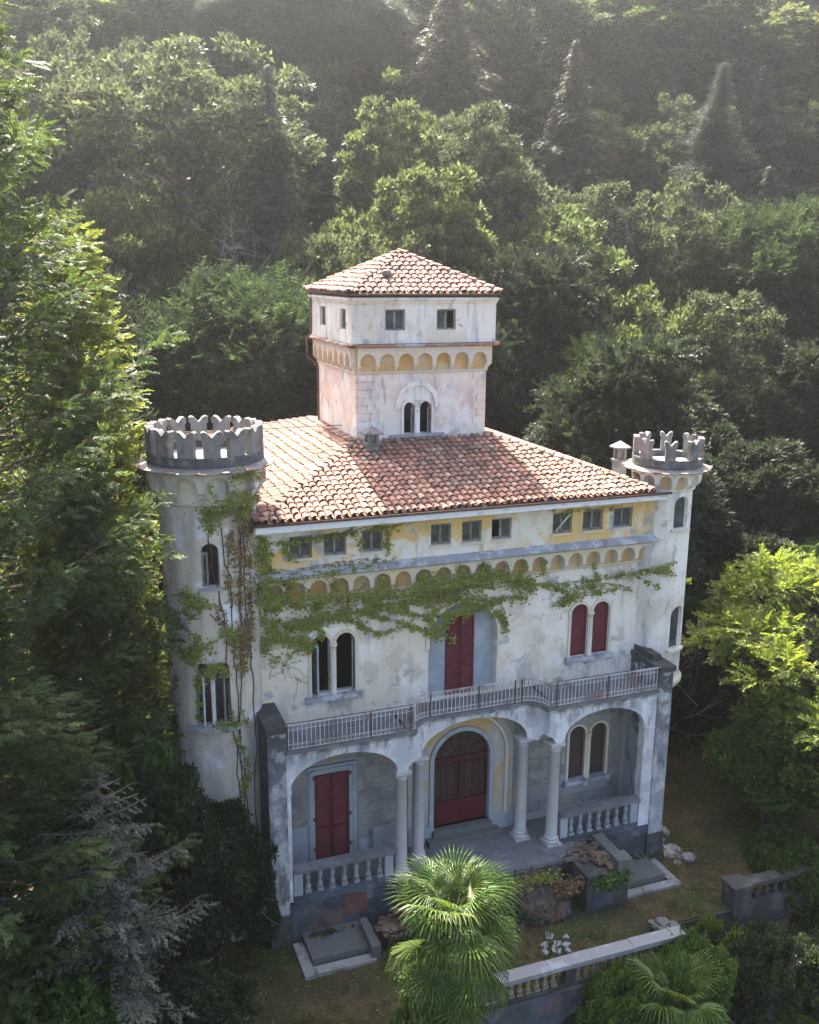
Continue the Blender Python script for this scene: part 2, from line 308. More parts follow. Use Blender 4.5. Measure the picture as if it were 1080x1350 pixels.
def panel(outer, holes, m, d0, d1, mat, name, parent, step=None, build=True, mb=None):
    """wall from d0 (face) back to d1 with holes and reveals; works in any frame m"""
    loops = [subdiv_loop(L, step) for L in [outer]+holes]
    vs = []; es = []
    for L in loops:
        o = len(vs); vs += L; es += [(o+i, o+(i+1) % len(L)) for i in range(len(L))]
    if step:
        us = [p[0] for p in outer]; zs = [p[1] for p in outer]; u = min(us)+step
        while u < max(us)-.3*step:
            z = min(zs)+step*1.5
            while z < max(zs)-step*.3:
                if inside((u, z), outer) and not any(inside((u, z), h) for h in holes): vs.append((u+1e-4, z+1e-4))
                z += step*3
            u += step
    r = delaunay_2d_cdt([Vector(v) for v in vs], es, [], 0, 1e-5)
    V2 = [tuple(v) for v in r[0]]; T = []
    for t in r[2]:
        c = (sum(V2[i][0] for i in t)/3, sum(V2[i][1] for i in t)/3)
        if inside(c, loops[0]) and not any(inside(c, h) for h in loops[1:]): T.append(tuple(t))
    b = mb or MB(); n = len(V2)
    fs = list(T) + [tuple(n+i for i in reversed(t)) for t in T]
    b.add([m(u, d0, z) for u, z in V2]+[m(u, d1, z) for u, z in V2], fs)
    for L in loops:
        k = len(L); b.add([m(u, d0, z) for u, z in L]+[m(u, d1, z) for u, z in L], [(i, (i+1) % k, k+(i+1) % k, k+i) for i in range(k)])
    if mb is None: return b.build(name, mat, parent)
def rect(u0, u1, z0, z1): return [(u0, z0), (u1, z0), (u1, z1), (u0, z1)]
def arch(u0, u1, z0, zs, rise=None, n=14):
    c = (u0+u1)/2; w = (u1-u0)/2; h = w if rise is None else rise
    return [(u0, z0), (u1, z0)]+[(c+w*math.cos(PI*k/n), zs+h*math.sin(PI*k/n)) for k in range(n+1)]
def archband(b, u0, u1, z0, zs, w, d0, d1, m, rise=None, n=14, wo=None):
    """raised band round an arched opening"""
    h = (u1-u0)/2 if rise is None else rise
    inn = arch(u0, u1, z0, zs, h, n); out = arch(u0-w, u1+w, z0, zs, h+w, n)
    I = inn[1:]+[inn[0]]; O = out[1:]+[out[0]]; k = len(I)
    vs = [m(u, d1, z) for u, z in I]+[m(u, d1, z) for u, z in O]+[m(u, d0, z) for u, z in I]+[m(u, d0, z) for u, z in O]
    fs = []
    for i in range(k-1): fs += [(i, i+1, k+i+1, k+i), (2*k+i, 2*k+i+1, i+1, i), (k+i, k+i+1, 3*k+i+1, 3*k+i)]
    fs += [(0, k, 3*k, 2*k), (k-1, 2*k-1, 4*k-1, 3*k-1)]
    b.add(vs, fs)

# ------------------------------------------------------------------ foliage helpers
def rhomb(b, w, t, nrm, droop=0, mid=.5):
    b = np.array(b, float); t = np.array(t, float); a = t-b; L = np.linalg.norm(a)+1e-9; s = np.cross(a/L, nrm); s /= np.linalg.norm(s)+1e-9
    mpt = b+a*mid; return np.array([b, mpt+s*w/2, t, mpt-s*w/2]), np.array([[0, 1, 2], [0, 2, 3]])
def joinVT(parts):
    V = []; T = []; o = 0
    for v, t in parts: V.append(v); T.append(t+o); o += len(v)
    return np.concatenate(V), np.concatenate(T)
def t_cluster(n, L, W, seed=0, spread=1.0):
    g = np.random.default_rng(seed); P = []
    for i in range(n):
        a = 2*PI*i/n+g.normal()*.4; e = g.uniform(-.35, .5); l = L*g.uniform(.7, 1.15)
        d = np.array([math.sin(a)*spread, .45+math.cos(a)*spread*.8, e]); d /= np.linalg.norm(d)
        b = d*L*.15+g.normal(size=3)*L*.12
        P.append(rhomb(b, W*g.uniform(.8, 1.2), b+d*l+np.array([0, 0, -.18*l]), np.array([g.normal()*.4, g.normal()*.4, 1]), mid=.45))
    return joinVT(P)
def t_frond(n, L, l0, w, tipw=.35, droop=.25, ang=55, seed=0, flat=.1, shape=None):
    """axis with paired side leaflets; axis +Y, flat in XY"""
    g = np.random.default_rng(seed); P = []; ax = lambda t: np.array([0, L*t, -droop*L*t*t])
    P.append(rhomb(ax(0), w*.6, ax(1), np.array([0, 0, 1])))
    for i in range(n):
        t = (i+.6)/n; k = l0*(1-(1-tipw)*t) if shape is None else l0*shape(t)
        for s in (-1, 1):
            a = math.radians(ang+g.normal()*7); d = np.array([s*math.sin(a), math.cos(a), -.25+g.normal()*flat])
            b = ax(t); P.append(rhomb(b, w*g.uniform(.8, 1.25), b+d*k*g.uniform(.8, 1.15), np.array([g.normal()*.3, g.normal()*.3, 1]), mid=.4))
    return joinVT(P)
def place(tpl, P, F, U, S):
    V, T = tpl; P = np.asarray(P); F = F/np.linalg.norm(F, axis=1, keepdims=True)
    X = np.cross(F, U); X /= np.linalg.norm(X, axis=1, keepdims=True)+1e-9; Z = np.cross(X, F); S = np.asarray(S)[:, None, None]
    W = (V[None, :, 0:1]*X[:, None, :]+V[None, :, 1:2]*F[:, None, :]+V[None, :, 2:3]*Z[:, None, :])*S+P[:, None, :]
    n, k = len(P), len(V); TT = T[None]+(np.arange(n)*k)[:, None, None]
    return W.reshape(-1, 3), TT.reshape(-1, 3)
def place_mix(tpls, P, F, U, S, g):
    idx = g.integers(0, len(tpls), len(P)); out = []
    for i, t in enumerate(tpls):
        k = idx == i
        if k.any(): out.append(place(t, P[k], F[k], U[k], S[k]))
    return joinVT(out)
def unit(g, n):
    v = g.normal(size=(n, 3)); return v/np.linalg.norm(v, axis=1, keepdims=True)
def crown_pads(g, H, R, cb, npads, pr=(.2, .32), top=.75):
    """lobed crown: centres and radii of the leaf masses at the branch ends"""
    cz = cb+(H-cb)*.45; hz = (H-cb)*.55; C = []
    lob = unit(g, 7); la = g.uniform(-.30, .38, 7)
    for i in range(npads):
        d = unit(g, 1)[0]
        if d[2] < -.35: d[2] *= -.6; d /= np.linalg.norm(d)
        q = 1+sum(a*max(0, float(d@l))**3 for a, l in zip(la, lob)); r = q*g.uniform(.3, 1.0)**.45*.84*g.uniform(.9, 1.1)
        w = 1 if d[2] > 0 else .9
        C.append((d[0]*R*r*w, d[1]*R*r*w, cz+d[2]*hz*r, R*g.uniform(*pr)))
    return np.array(C)
def limbs(b, C, H, cb, g, r0, lean=0, nb=None, segs=3):
    tr = lambda t: np.array([lean*t*t*H*.1+math.sin(t*5)*.12, math.cos(t*4)*.12-.12, t*H*.82])
    b.tube([tr(t)-np.array([0, 0, .6 if t == 0 else 0]) for t in np.linspace(0, 1, 9)], [r0*(1.25-.0*0 if t == 0 else 1.1-t*.95) for t in np.linspace(0, 1, 9)], 8)
    order = range(len(C)) if nb is None else g.permutation(len(C))[:nb]
    for i in order:
        e = C[i][:3]; t0 = max(cb/H*.75, min(.9, (e[2]-.35*math.hypot(e[0], e[1]))/H/.82-.08)); s = tr(t0); mid = s*.45+e*.55+np.array([0, 0, -.25])+g.normal(size=3)*.2
        r = r0*.42*(1.1-t0); b.tube([s, s*.7+mid*.3+g.normal(size=3)*.08, mid, e], [r, r*.75, r*.5, r*.15], 5)
def build_tree_meshes(kind, name, V, T, mat, b, stuff=True):
    return (name, b.mesh(name+'_trunk', M['bark']), tri_mesh(name+'_crown', V, T, M[mat]))
def broadleaf(name, seed, H, R, cb, mat, npads=55, per=230, L=.34, W=.17, pr=(.2, .33), tpls=None, flat=.62, r0=.22, sc=(.8, 1.25)):
    g = np.random.default_rng(seed); C = crown_pads(g, H, R, cb, npads, pr)
    tpls = tpls or [t_cluster(5, L, W, seed+k) for k in range(4)]
    P = []; F = []
    for c in C:
        n = int(per*(c[3]/(R*.26))**2); d = unit(g, n); d[:, 2] = np.where(d[:, 2] < -.3, -d[:, 2], d[:, 2])
        out = np.array([c[0], c[1], (c[2]-cb-(H-cb)*.35)]); out /= np.linalg.norm(out)+1e-6
        d = d+out*.55; d /= np.linalg.norm(d, axis=1, keepdims=True)
        rr = c[3]*g.uniform(.55, 1.08, (n, 1))**.5*(1+.25*np.sin(d[:, :1]*5+d[:, 1:2]*7))
        P.append(c[:3]+d*rr*np.array([1, 1, flat])); F.append(d+np.array([0, 0, .1])+g.normal(size=(n, 3))*.45)
    P = np.concatenate(P); F = np.concatenate(F); U = np.array([0, 0, 1])+g.normal(size=P.shape)*.45
    V, T = place_mix(tpls, P, F, U, g.uniform(sc[0], sc[1], len(P)), g)
    b = MB(); limbs(b, C, H, cb, g, r0)
    return build_tree_meshes('broad', name, V, T, mat, b)
def conifer(name, seed, H, R, mat, nb=150, droop=.35, power=.85, cb=.08, twig=.55, step=.32, tpls=None, hang=.4, sw=.5, r0=.2):
    g = np.random.default_rng(seed); b = MB(); b.tube([(0, 0, -.5), (0, 0, H*.5), (0, 0, H*.98)], [r0, r0*.6, .03], 7)
    tpls = tpls or [t_frond(7, 1, .42, .075, .3, .2, 50, seed+k, .2) for k in range(3)]
    P = []; F = []; S = []; U = []
    for i in range(nb):
        t = (i+g.uniform())/nb; t = t**.85; z = H*(cb+(1-cb)*t); a = i*2.39996+g.normal()*.3
        L = R*((1-t)**power)*g.uniform(.55, 1.2)*(1+.18*math.sin(z*3.1))+.08; dz = droop*(1-t*.9)
        dirh = np.array([math.cos(a), math.sin(a), 0]); side = np.array([-math.sin(a), math.cos(a), 0])
        pt = lambda s: np.array([0, 0, z])+dirh*L*s+np.array([0, 0, L*(.12*s-dz*s*s+.12*s**4)])
        b.tube([pt(0), pt(.5), pt(1)], [.05+.02*L/R, .03, .01], 3, smooth=False)
        k = max(2, int(L/step))
        for j in range(k+1):
            s = .18+.82*(j+.3*g.uniform())/k
            if s > 1.02: continue
            for q in ((-1, 1) if s < .97 else (0,)):
                sl = twig*(1.1-.55*s)*g.uniform(.8, 1.25)+.08; sl *= min(1, .3+(1-t)*2.4)
                P.append(pt(min(s, 1))); F.append(dirh*(.75 if q else 1)+side*q*1.0+np.array([0, 0, -hang*g.uniform(.5, 1.4)])+g.normal(size=3)*.12); S.append(sl*(1.3 if not q else 1)); U.append(np.array([0, 0, 1])+side*q*.2+dirh*.15+g.normal(size=3)*.2)
    P = np.array(P); V, T = place_mix(tpls, P, np.array(F), np.array(U), np.array(S), g)
    return build_tree_meshes('conifer', name, V, T, mat, b)
def plume(name, seed, H, R, mat, nb=230, cb=.02, tpls=None, prof=None, ns=26, size=.6, up=.35, r0=.3, lump=.25):
    """columnar cypress: upswept boughs ending in plumes of hanging sprays"""
    g = np.random.default_rng(seed); b = MB(); b.tube([(0, 0, -.6), (0, 0, H*.55), (0, 0, H*.97)], [r0, r0*.6, .04], 8)
    prof = prof or (lambda t: min(1, 1.5*(1-t))**.7*(.72+.28*min(1, t*6)))
    P = []; F = []; S = []; U = []
    for i in range(nb):
        t = ((i+g.uniform())/nb)**.95; z = H*(cb+(1-cb)*t)*.97; a = i*2.39996+g.normal()*.35
        L = R*prof(t)*(1+lump*math.sin(a*3+z*.7)+g.normal()*.12); L = max(.3, L)
        dh = np.array([math.cos(a), math.sin(a), 0]); pt = lambda s: np.array([0, 0, z-L*.25])+dh*L*s+np.array([0, 0, L*up*s*s*1.6])
        b.tube([pt(0), pt(.5), pt(.95)], [.06, .035, .01], 3, smooth=False)
        k = int(ns*(.35+.65*L/R))
        s = g.uniform(.3, 1.0, k)**.6; lat = unit(g, k)*np.array([1, 1, .7])*(size*.95)*(1.15-.5*s[:, None])
        pp = np.array([pt(q) for q in s])+lat
        P.append(pp); F.append(dh*.9+lat/size*.9+np.array([0, 0, .25])+g.normal(size=(k, 3))*.25)
        S.append(size*g.uniform(.7, 1.25, k)); U.append(np.array([0, 0, 1])+dh*.5+g.normal(size=(k, 3))*.5)
    V, T = place_mix(tpls, np.concatenate(P), np.concatenate(F), np.concatenate(U), np.concatenate(S), g)
    return build_tree_meshes('plume', name, V, T, mat, b)
# ------------------------------------------------------------------ ground
def smooth(a, b, x):
    t = np.clip((x-a)/(b-a), 0, 1); return t*t*(3-2*t)
def terrain(x, y):
    x = np.asarray(x, float); y = np.asarray(y, float)
    s = np.clip(y-19-np.clip(-(x+8), 0, 14)*-.3, 0, 96); z = -.25+.74*s*smooth(0, 9, s)
    z += .35*np.clip(x-44, 0, 40)*smooth(0, 8, x-44)+.25*np.clip(-14-x, 0, 30)
    z += smooth(20, 60, s)*(2.2*np.sin(x*.07+1)+1.5*np.sin(y*.09+x*.05))
    z += .05*np.sin(x*1.3)*np.cos(y*1.1)*smooth(.5, 3, np.abs(y-1)+0*x)
    edge = np.where(x < 13.4, -5.12, -3.6); z = np.where(y < edge, z-3.2, z)
    return z
def th(x, y): return float(terrain(x, y))
def grid(name, xs, ys, dz, mat):
    X, Y = np.meshgrid(xs, ys); Z = terrain(X, Y)+dz; V = np.stack([X, Y, Z], -1).reshape(-1, 3); w = len(xs)
    a = (np.arange(len(ys)-1)[:, None]*w+np.arange(w-1)[None]).ravel()
    T = np.concatenate([np.stack([a, a+1, a+w+1], 1), np.stack([a, a+w+1, a+w], 1)])
    o = link(name, tri_mesh(name, V, T, M[mat], True)); o['kind'] = 'structure'; return o
lin = np.linspace
grid('ground', np.concatenate([lin(-330, -30, 31), lin(-28, 35, 127), lin(38, 340, 31)]), np.concatenate([lin(-300, -30, 16), lin(-28, -5.15, 24), [-5.1], lin(-5.05, -3.65, 5), [-3.58], lin(-3.2, 30, 67), lin(32, 130, 60), lin(140, 380, 13)]), -.01, 'forest_floor')
grid('lawn', lin(-14, 26, 121), lin(-5.04, 12, 70), .0, 'soil')

# ------------------------------------------------------------------ the villa
WY, AY = 1.9, 1.5
villa = empty('villa', (7.65, 9, -.25), 'pale abandoned villa with tiled roofs, a belvedere and two battlemented corner towers', 'villa')
villa_off = Vector((7.65, 9, -.25))
_base_link = link
def vpart(o):
    o.parent = villa; o.matrix_parent_inverse = Matrix.Translation(-villa_off); return o
def under(child, parent):
    child.parent = parent
    if parent.parent is villa: child.matrix_parent_inverse = Matrix.Identity(4)
    return child
def P(mb, name, mat, parent=None, label=None):
    o = mb.build(name, M[mat])
    if parent is None: vpart(o)
    else: o.parent = parent
    if label: o['label'] = label
    return o
def PN(outer, holes, m, d0, d1, mat, name, parent=None, step=None):
    o = panel(outer, holes, m, d0, d1, M[mat], name, None, step)
    if parent is None: vpart(o)
    else: o.parent = parent
    return o
F0, FA, FU = plane(0, WY), plane(0, AY), plane(0, WY)
# loggia wall with its doors and the twin window
LD = rect(2.0, 3.28, 1.35, 4.84); CD = arch(6.52, 8.78, 1.78, 4.5); RW1 = arch(12.2, 12.9, 2.72, 4.62); RW2 = arch(13.15, 13.85, 2.72, 4.62)
loggia_wall = PN(rect(.02, 15.28, -.9, 6.83), [LD, CD, RW1, RW2], F0, 0, -.35, 'joint', 'loggia_wall')
blk = []
for row in range(11):
    z0 = 1.62+row*.46; x = .75+(.45 if row % 2 else 0)
    if row % 2: blk.append((.75, x-.02, z0))
    while x < 14.55:
        x1 = min(x+.93, 14.6); blk.append((x, x1-.022, z0)); x += .93
bm_cache = {}
for x0, x1, z0 in blk:
    z1 = z0+.44
    if z1 > 6.75 or x1-x0 < .15: continue
    def hit(a, b, c, d): return x0 < b and x1 > a and z0 < d and z1 > c
    segs_ = [(x0, x1)]
    for a_, c_, d_, e_ in ((1.78, 3.58, 1.2, 5.24), (5.5, 9.8, 1, 6.9), (12.03, 14.02, 2.4, 5.12)):
        if z0 < e_ and z1 > d_:
            nx = []
            for p_, q_ in segs_:
                if p_ < a_: nx.append((p_, min(q_, a_-.02)))
                if q_ > c_: nx.append((max(p_, c_+.02), q_))
                
            segs_ = nx
    for x0, x1 in segs_:
        if x1-x0 < .12: continue
        b = MB(); b.box(x0, x1, .004, .028+random.uniform(-.006, .008), z0, z1, F0); P(b, 'stone_block', 'block', loggia_wall)
# surrounds
b = MB(); archband(b, 2.0, 3.28, 1.35, 4.84, .26, .002, .05, F0, rise=.02)
P(b, 'door_surround', 'bluepl'); b = MB(); archband(b, 1.86, 3.42, 1.35, 4.98, .06, .052, .085, F0, rise=.02); b.box(1.74, 3.54, .053, .12, 5.10, 5.2, F0); P(b, 'door_moulding', 'bluepl')
b = MB(); archband(b, 6.52, 8.78, 1.36, 4.5, .17, .002, .12, F0, n=22); P(b, 'portal_frame', 'bluepl')
b = MB(); archband(b, 6.34, 8.96, 1.9, 4.5, .44, .001, .055, F0, n=22); P(b, 'portal_band', 'portal')
b = MB(); archband(b, 5.88, 9.42, 1.9, 4.5, .11, .003, .14, F0, n=22); P(b, 'portal_moulding', 'moulding')
b = MB(); archband(b, 5.76, 9.54, 1.9, 4.5, .24, .001, .04, F0, n=22); P(b, 'portal_outer_band', 'portal')
for a_ in (5.5, 8.78): b = MB(); b.box(a_, a_+1.02, .05, .16, 1.31, 1.95, F0); P(b, 'portal_plinth', 'bluepl')
b = MB(); b.box(6.2, 9.1, .0, .55, 1.31, 1.52, F0); b.box(6.45, 8.85, -.2, .3, 1.522, 1.78, F0); P(b, 'threshold_step', 'slab')
for q_ in ((.78, 1.72, .03, .045, 1.5, 2.9), (3.62, 5.0, .03, .045, 1.33, 2.0)): b = MB(); b.box(*q_, F0); P(b, 'plaster_patch', 'bluepl')
def shutter(m, u0, u1, z0, zs, arc, d, mat='red', name='shutter', hinges=True, label=None):
    w = (u1-u0)
    b = MB(); r = w/2 if arc else 0
    out = arch(u0, u1, z0, zs, None, 12) if arc else rect(u0, u1, z0, zs)
    i = .07; inn = arch(u0+i, u1-i, z0+i*1.3, zs, (w/2-i), 12) if arc else rect(u0+i, u1-i, z0+i*1.3, zs-i)
    panel(out, [inn], m, d, d-.05, None, None, None, mb=b)
    z = z0+i*1.3+.03
    top = zs+(r-i if arc else -i)
    while z < top-.03:
        hw = w/2-i
        if arc and z > zs: hw = math.sqrt(max(0, (w/2-i)**2-(z-zs)**2))
        c = (u0+u1)/2
        if hw > .03:
            b.add([m(c-hw, d-.048, z+.085), m(c+hw, d-.048, z+.085), m(c+hw, d-.005, z), m(c-hw, d-.005, z), m(c-hw, d-.055, z+.07), m(c+hw, d-.055, z+.07), m(c+hw, d-.015, z-.012), m(c-hw, d-.015, z-.012)],
                  [(0, 1, 2, 3), (4, 7, 6, 5), (3, 2, 6, 7), (0, 4, 5, 1)])
        z += .105
    if not arc:
        zm = z0+(zs-z0)*.36; b.box(u0+.02, u1-.02, d-.045, d+.003, zm, zm+.1, m)
    return P(b, name, mat, None, label)
shutter(F0, 2.01, 2.63, 1.4, 4.83, False, -.02); shutter(F0, 2.65, 3.27, 1.4, 4.83, False, -.02)
for z in (1.9, 3.1, 4.7):
    for x in (1.97, 3.31): b = MB(); b.box(x-.03, x+.03, .05, .11, z, z+.1, F0); P(b, 'shutter_hinge', 'rust')
# central arched door: solid lower panels, glazed grille, fanlight
b = MB(); panel(rect(6.56, 7.64, 1.8, 2.75), [], F0, -.1, -.16, None, None, None, mb=b); b.box(6.66, 7.54, -.1, -.08, 1.95, 2.62, F0); P(b, 'door_panel', 'reddoor')
b = MB(); panel(rect(7.66, 8.74, 1.8, 2.75), [], F0, -.1, -.16, None, None, None, mb=b); b.box(7.76, 8.64, -.1, -.08, 1.95, 2.62, F0); P(b, 'door_panel', 'reddoor')
b = MB()
archband(b, 6.60, 8.70, 2.752, 4.5, .08, -.17, -.08, F0, n=22)
for x in (6.9, 7.12, 7.45, 7.85, 8.18, 8.42): b.box(x-.014, x+.014, -.13, -.10, 2.75, 4.4, F0)
b.box(7.61, 7.69, -.17, -.07, 1.8, 4.42, F0)
for z in (2.95, 4.22): b.box(6.6, 8.7, -.128, -.098, z-.014, z+.014, F0)
b.box(6.56, 8.74, -.16, -.075, 4.40, 4.53, F0)
for a in (30, 60, 90, 120, 150):
    a = math.radians(a); c, s = math.cos(a), math.sin(a); b.tube([F0(7.65+.2*c, -.11, 4.5+.2*s), F0(7.65+1.05*c, -.11, 4.5+1.05*s)], .018, 4)
for rr in (.35, .78): b.tube([F0(7.65+rr*math.cos(PI*k/16), -.11, 4.5+rr*math.sin(PI*k/16)) for k in range(17)], .016, 4)
P(b, 'door_grille', 'reddoor')
PN(arch(6.5, 8.8, 2.7, 4.5, n=22), [], F0, -.2, -.22, 'brown', 'door_glass')
# twin windows
def bifora(m, a, z0, zs, fill, sillw, cap='moulding', name='twin_window', back='brown', hood=None):
    """a: four u positions; column between, archivolts, sill"""
    (u0, u1), (u2, u3) = a
    b = MB(); archband(b, u0, u1, z0, zs, .10, .0, .07, m); P(b, 'window_archivolt', cap)
    b = MB(); archband(b, u2, u3, z0, zs, .10, .0, .07, m); P(b, 'window_archivolt', cap)
    uc = (u1+u2)/2; c = m(uc, .05, z0)
    b = MB(); b.lathe([(.12, -.02), (.12, .08), (.075, .14), (.07, zs-z0-.25), (.075, zs-z0-.2), (.12, zs-z0-.1), (.14, zs-z0-.08), (.14, zs-z0+.02)], c, 10)
    P(b, 'window_column', cap)
    b = MB(); b.box(u0-sillw, u3+sillw, -.02, .22, z0-.16, z0-.01, m, n=6 if m not in (F0,) else 1); b.box(uc-.2, uc+.2, .0, .17, z0-.30, z0-.161, m)
    for u in (u0-sillw+.12, u3+sillw-.12): b.box(u-.1, u+.1, 0, .15, z0-.26, z0-.161, m)
    P(b, 'window_sill', 'ledge')
    if hood:
        b = MB(); archband(b, u0-hood[0], u3+hood[0], zs-.1, zs, hood[1], .0, .09, m, rise=(u3-u0)/2+hood[2], n=20); P(b, 'hood_moulding', cap)
    for u, v in a:
        if fill == 'red': shutter(m, u+.01, v-.01, z0+.01, zs, True, -.06)
        elif fill == 'brown': shutter(m, u+.01, v-.01, z0+.01, zs, True, -.1, 'brown')
def casement(m, u0, u1, z0, z1, ang, d=-.12, arcs=0, mat='frame_white'):
    """a glazed casement leaf hinged at u0, swung by ang"""
    w = u1-u0; b = MB(); c, s = math.cos(ang), math.sin(ang)
    mm = lambda u, q, z: m(u0+u*c-q*s*(1 if w > 0 else -1), d+abs(u)*s+q*c, z)
    W = w; f = .06*(1 if w > 0 else -1)
    for (a0, a1, b0, b1) in ((0, f, z0, z1), (W-f, W, z0, z1), (f, W-f, z0, z0+.07), (f, W-f, z1-.07, z1)):
        b.box(min(a0, a1), max(a0, a1), -.02, .02, b0, b1, mm)
    fr = P(b, 'casement', mat); g = MB(); g.box(min(f, W-f), max(f, W-f), -.006, .006, z0+.07, z1-.07, mm); P(g, 'pane', 'glass', fr); return fr
bifora(F0, [(12.2, 12.9), (13.15, 13.85)], 2.72, 4.62, 'brown', .2)
UL = [(1.98, 2.66), (2.85, 3.53)]; UR = [(12.01, 12.74), (12.94, 13.67)]
upper = PN(rect(.02, 15.45, 6.96, 12.3), [arch(a, b_, 7.85, 9.70) for a, b_ in UL]+[arch(a, b_, 7.9, 9.63) for a, b_ in UR]+[arch(6.28, 8.98, 6.965, 9.3)], FU, 0, -.35, 'plaster', 'upper_wall')
bifora(FU, UL, 7.85, 9.70, None, .25); bifora(FU, UR, 7.9, 9.63, 'red', .2)
b = MB(); archband(b, 1.78, 3.73, 9.7, 9.7, .06, .0, .05, FU); P(b, 'hood_moulding', 'moulding')
casement(FU, 1.99, 2.40, 7.87, 9.75, 1.15, d=-.1, mat='casement'); casement(FU, 3.52, 3.18, 7.87, 9.75, 1.25, d=-.2, mat='frame'); casement(FU, 2.86, 3.12, 7.87, 9.7, -1.2, d=-.2)
b = MB(); b.box(1.98, 2.66, -.2, -.02, 7.82, 7.9, FU); b.box(2.85, 3.53, -.2, -.02, 7.82, 7.9, FU); P(b, 'window_frame', 'frame_white')
# recessed niche behind the balcony door
PN(arch(6.27, 8.99, 6.955, 9.3, n=18), [rect(7.05, 8.17, 6.97, 10.05)], FU, -.3, -.36, 'bluepl', 'door_niche')
b = MB(); archband(b, 6.3, 8.96, 9.0, 9.3, .14, .0, .06, FU, n=18); P(b, 'niche_moulding', 'moulding')
shutter(FU, 7.06, 7.60, 6.98, 10.04, False, -.24); shutter(FU, 7.62, 8.16, 6.98, 10.04, False, -.24)
# rest of the body
def wallbox(name, x0, x1, y0, y1, z0, z1, mat):
    b = MB(); b.xbox(x0, x1, y0, y1, z0, z1); return P(b, name, mat)
wallbox('side_wall', .02, .32, WY+.352, 17.4, -.9, 14.0, 'plaster'); wallbox('side_wall', 15.1, 15.4, WY+.352, 17.4, -.9, 14.0, 'plaster')
wallbox('rear_wall', .02, 15.4, 17.402, 17.7, -.9, 14.0, 'plaster')
wallbox('upper_floor', .33, 15.09, 2.3, 17.3, 6.9, 7.1, 'darkroom'); wallbox('attic_floor', .33, 15.09, 2.3, 17.3, 12.0, 12.2, 'darkroom')
# attic with nine small windows
AW = [(1.22, 1.98), (2.37, 3.15), (3.68, 4.43), (6.15, 6.91), (7.31, 8.06), (8.44, 9.21), (10.85, 11.64), (12.08, 12.92), (13.37, 14.17)]
PN(rect(.05, 15.3, 12.56, 14.12), [rect(a, b_, 12.94, 13.69) for a, b_ in AW], FA, 0, -.3, 'plaster_yellow', 'attic_wall')

b = MB(); b.prof([0.05, 15.28], [(0, 13.80), (.08, 13.82), (.08, 13.87), (.03, 13.9), (.03, 14.0), (.15, 14.05), (.15, 14.1), (0, 14.1)], FA); P(b, 'attic_cornice', 'plaster_yellow')
for i, (a, c) in enumerate(AW):
    b = MB(); z0, z1 = 12.95, 13.68; m_ = (a+c)/2
    for u in ((a+.0, a+.06), (c-.06, c), (m_-.035, m_+.035)): b.box(u[0], u[1], -.16, -.1, z0, z1, FA)
    b.box(a+.06, c-.06, -.16, -.1, z0, z0+.06, FA); b.box(a+.06, c-.06, -.16, -.1, z1-.06, z1, FA)
    fr = P(b, 'attic_window', 'frame')
    for u0, u1 in ((a+.06, m_-.035), (m_+.035, c-.06)):
        if i == 5 and u0 < m_: continue
        b = MB(); b.box(u0, u1, -.135, -.125, z0+.06, z1-.06, FA); P(b, 'pane', 'glass', fr)
    b = MB(); b.box(a-.04, c+.04, -.02, .07, 12.87, 12.935, FA); P(b, 'sill', 'moulding', fr)
b = MB(); b.tube([FA(11.0, -.06, 13.0), FA(11.52, .03, 13.62)], .035, 4); P(b, 'loose_slat', 'plaster_white')
b = MB(); b.prof([.05, 15.32], [(0, 12.27), (.14, 12.27), (.24, 12.33), (.24, 12.38), (.0, 12.56)], FA); P(b, 'attic_ledge', 'ledge')
def arcade(m, u0, u1, n, z0, z1, zs, depth, name, wall='moulding', niche='ochre', step=None, pier=.2, us=None, closed=False, cut=.14):
    b = MB(); sp = (u1-u0)/n; h = (sp-pier)/2; lp = [(u0, zs-cut)]
    for k in range(n):
        a = u0+k*sp+pier/2; c = a+sp-pier; m_ = (a+c)/2
        lp += [(a, zs-cut), (a, zs)]+[(m_-h*math.cos(PI*q/8), zs+h*math.sin(PI*q/8)) for q in range(1, 8)]+[(c, zs), (c, zs-cut)]
    lp += [(u1, zs-cut), (u1, z1), (u0, z1)]
    panel(lp, [], m, depth, .03, None, None, None, step, mb=b)
    root = P(b, name, wall)
    U = us or [u0, u1]
    b = MB(); b.prof(U, [(.002, z0), (.025, z0), (.025, z1-.01), (.002, z1-.01)], m, closed); P(b, 'niche_back', niche, root)
    b = MB(); b.prof(U, [(0, z0-.07), (.06, z0-.07), (.09, z0-.03), (.06, z0+.01), (0, z0+.01)], m, closed); P(b, 'string_moulding', wall, root)
    for k in range(n+(0 if closed else 1)):
        u = u0+k*sp; w = pier*.46; b = MB(); zt = zs-cut-.002; hh = (zt-z0-.02)/3
        if not closed and k in (0, n): u += (1 if k == 0 else -1)*w
        for q in range(3):
            dd = depth*(.98-.30*q); ww = w*(1-.08*q)
            b.add([m(u+s*ww, d, z) for s, d, z in ((-1, .026, zt-hh*(q+1)), (1, .026, zt-hh*(q+1)), (1, dd*.8, zt-hh*(q+1)), (-1, dd*.8, zt-hh*(q+1)), (-1, .026, zt-hh*q-.004), (1, .026, zt-hh*q-.004), (1, dd, zt-hh*q-.004), (-1, dd, zt-hh*q-.004), (-1, dd, zt-hh*(q+.6)), (1, dd, zt-hh*(q+.6)))],
                  [(0, 1, 5, 4), (4, 5, 6, 7), (7, 6, 9, 8), (8, 9, 2, 3), (3, 2, 1, 0), (0, 4, 7, 8, 3), (1, 2, 9, 6, 5)])
        P(b, 'corbel', wall, root)
    return root
arcade(F0, .32, 15.22, 20, 11.46, 12.27, 11.83, .4, 'corbel_arcade', pier=.15)
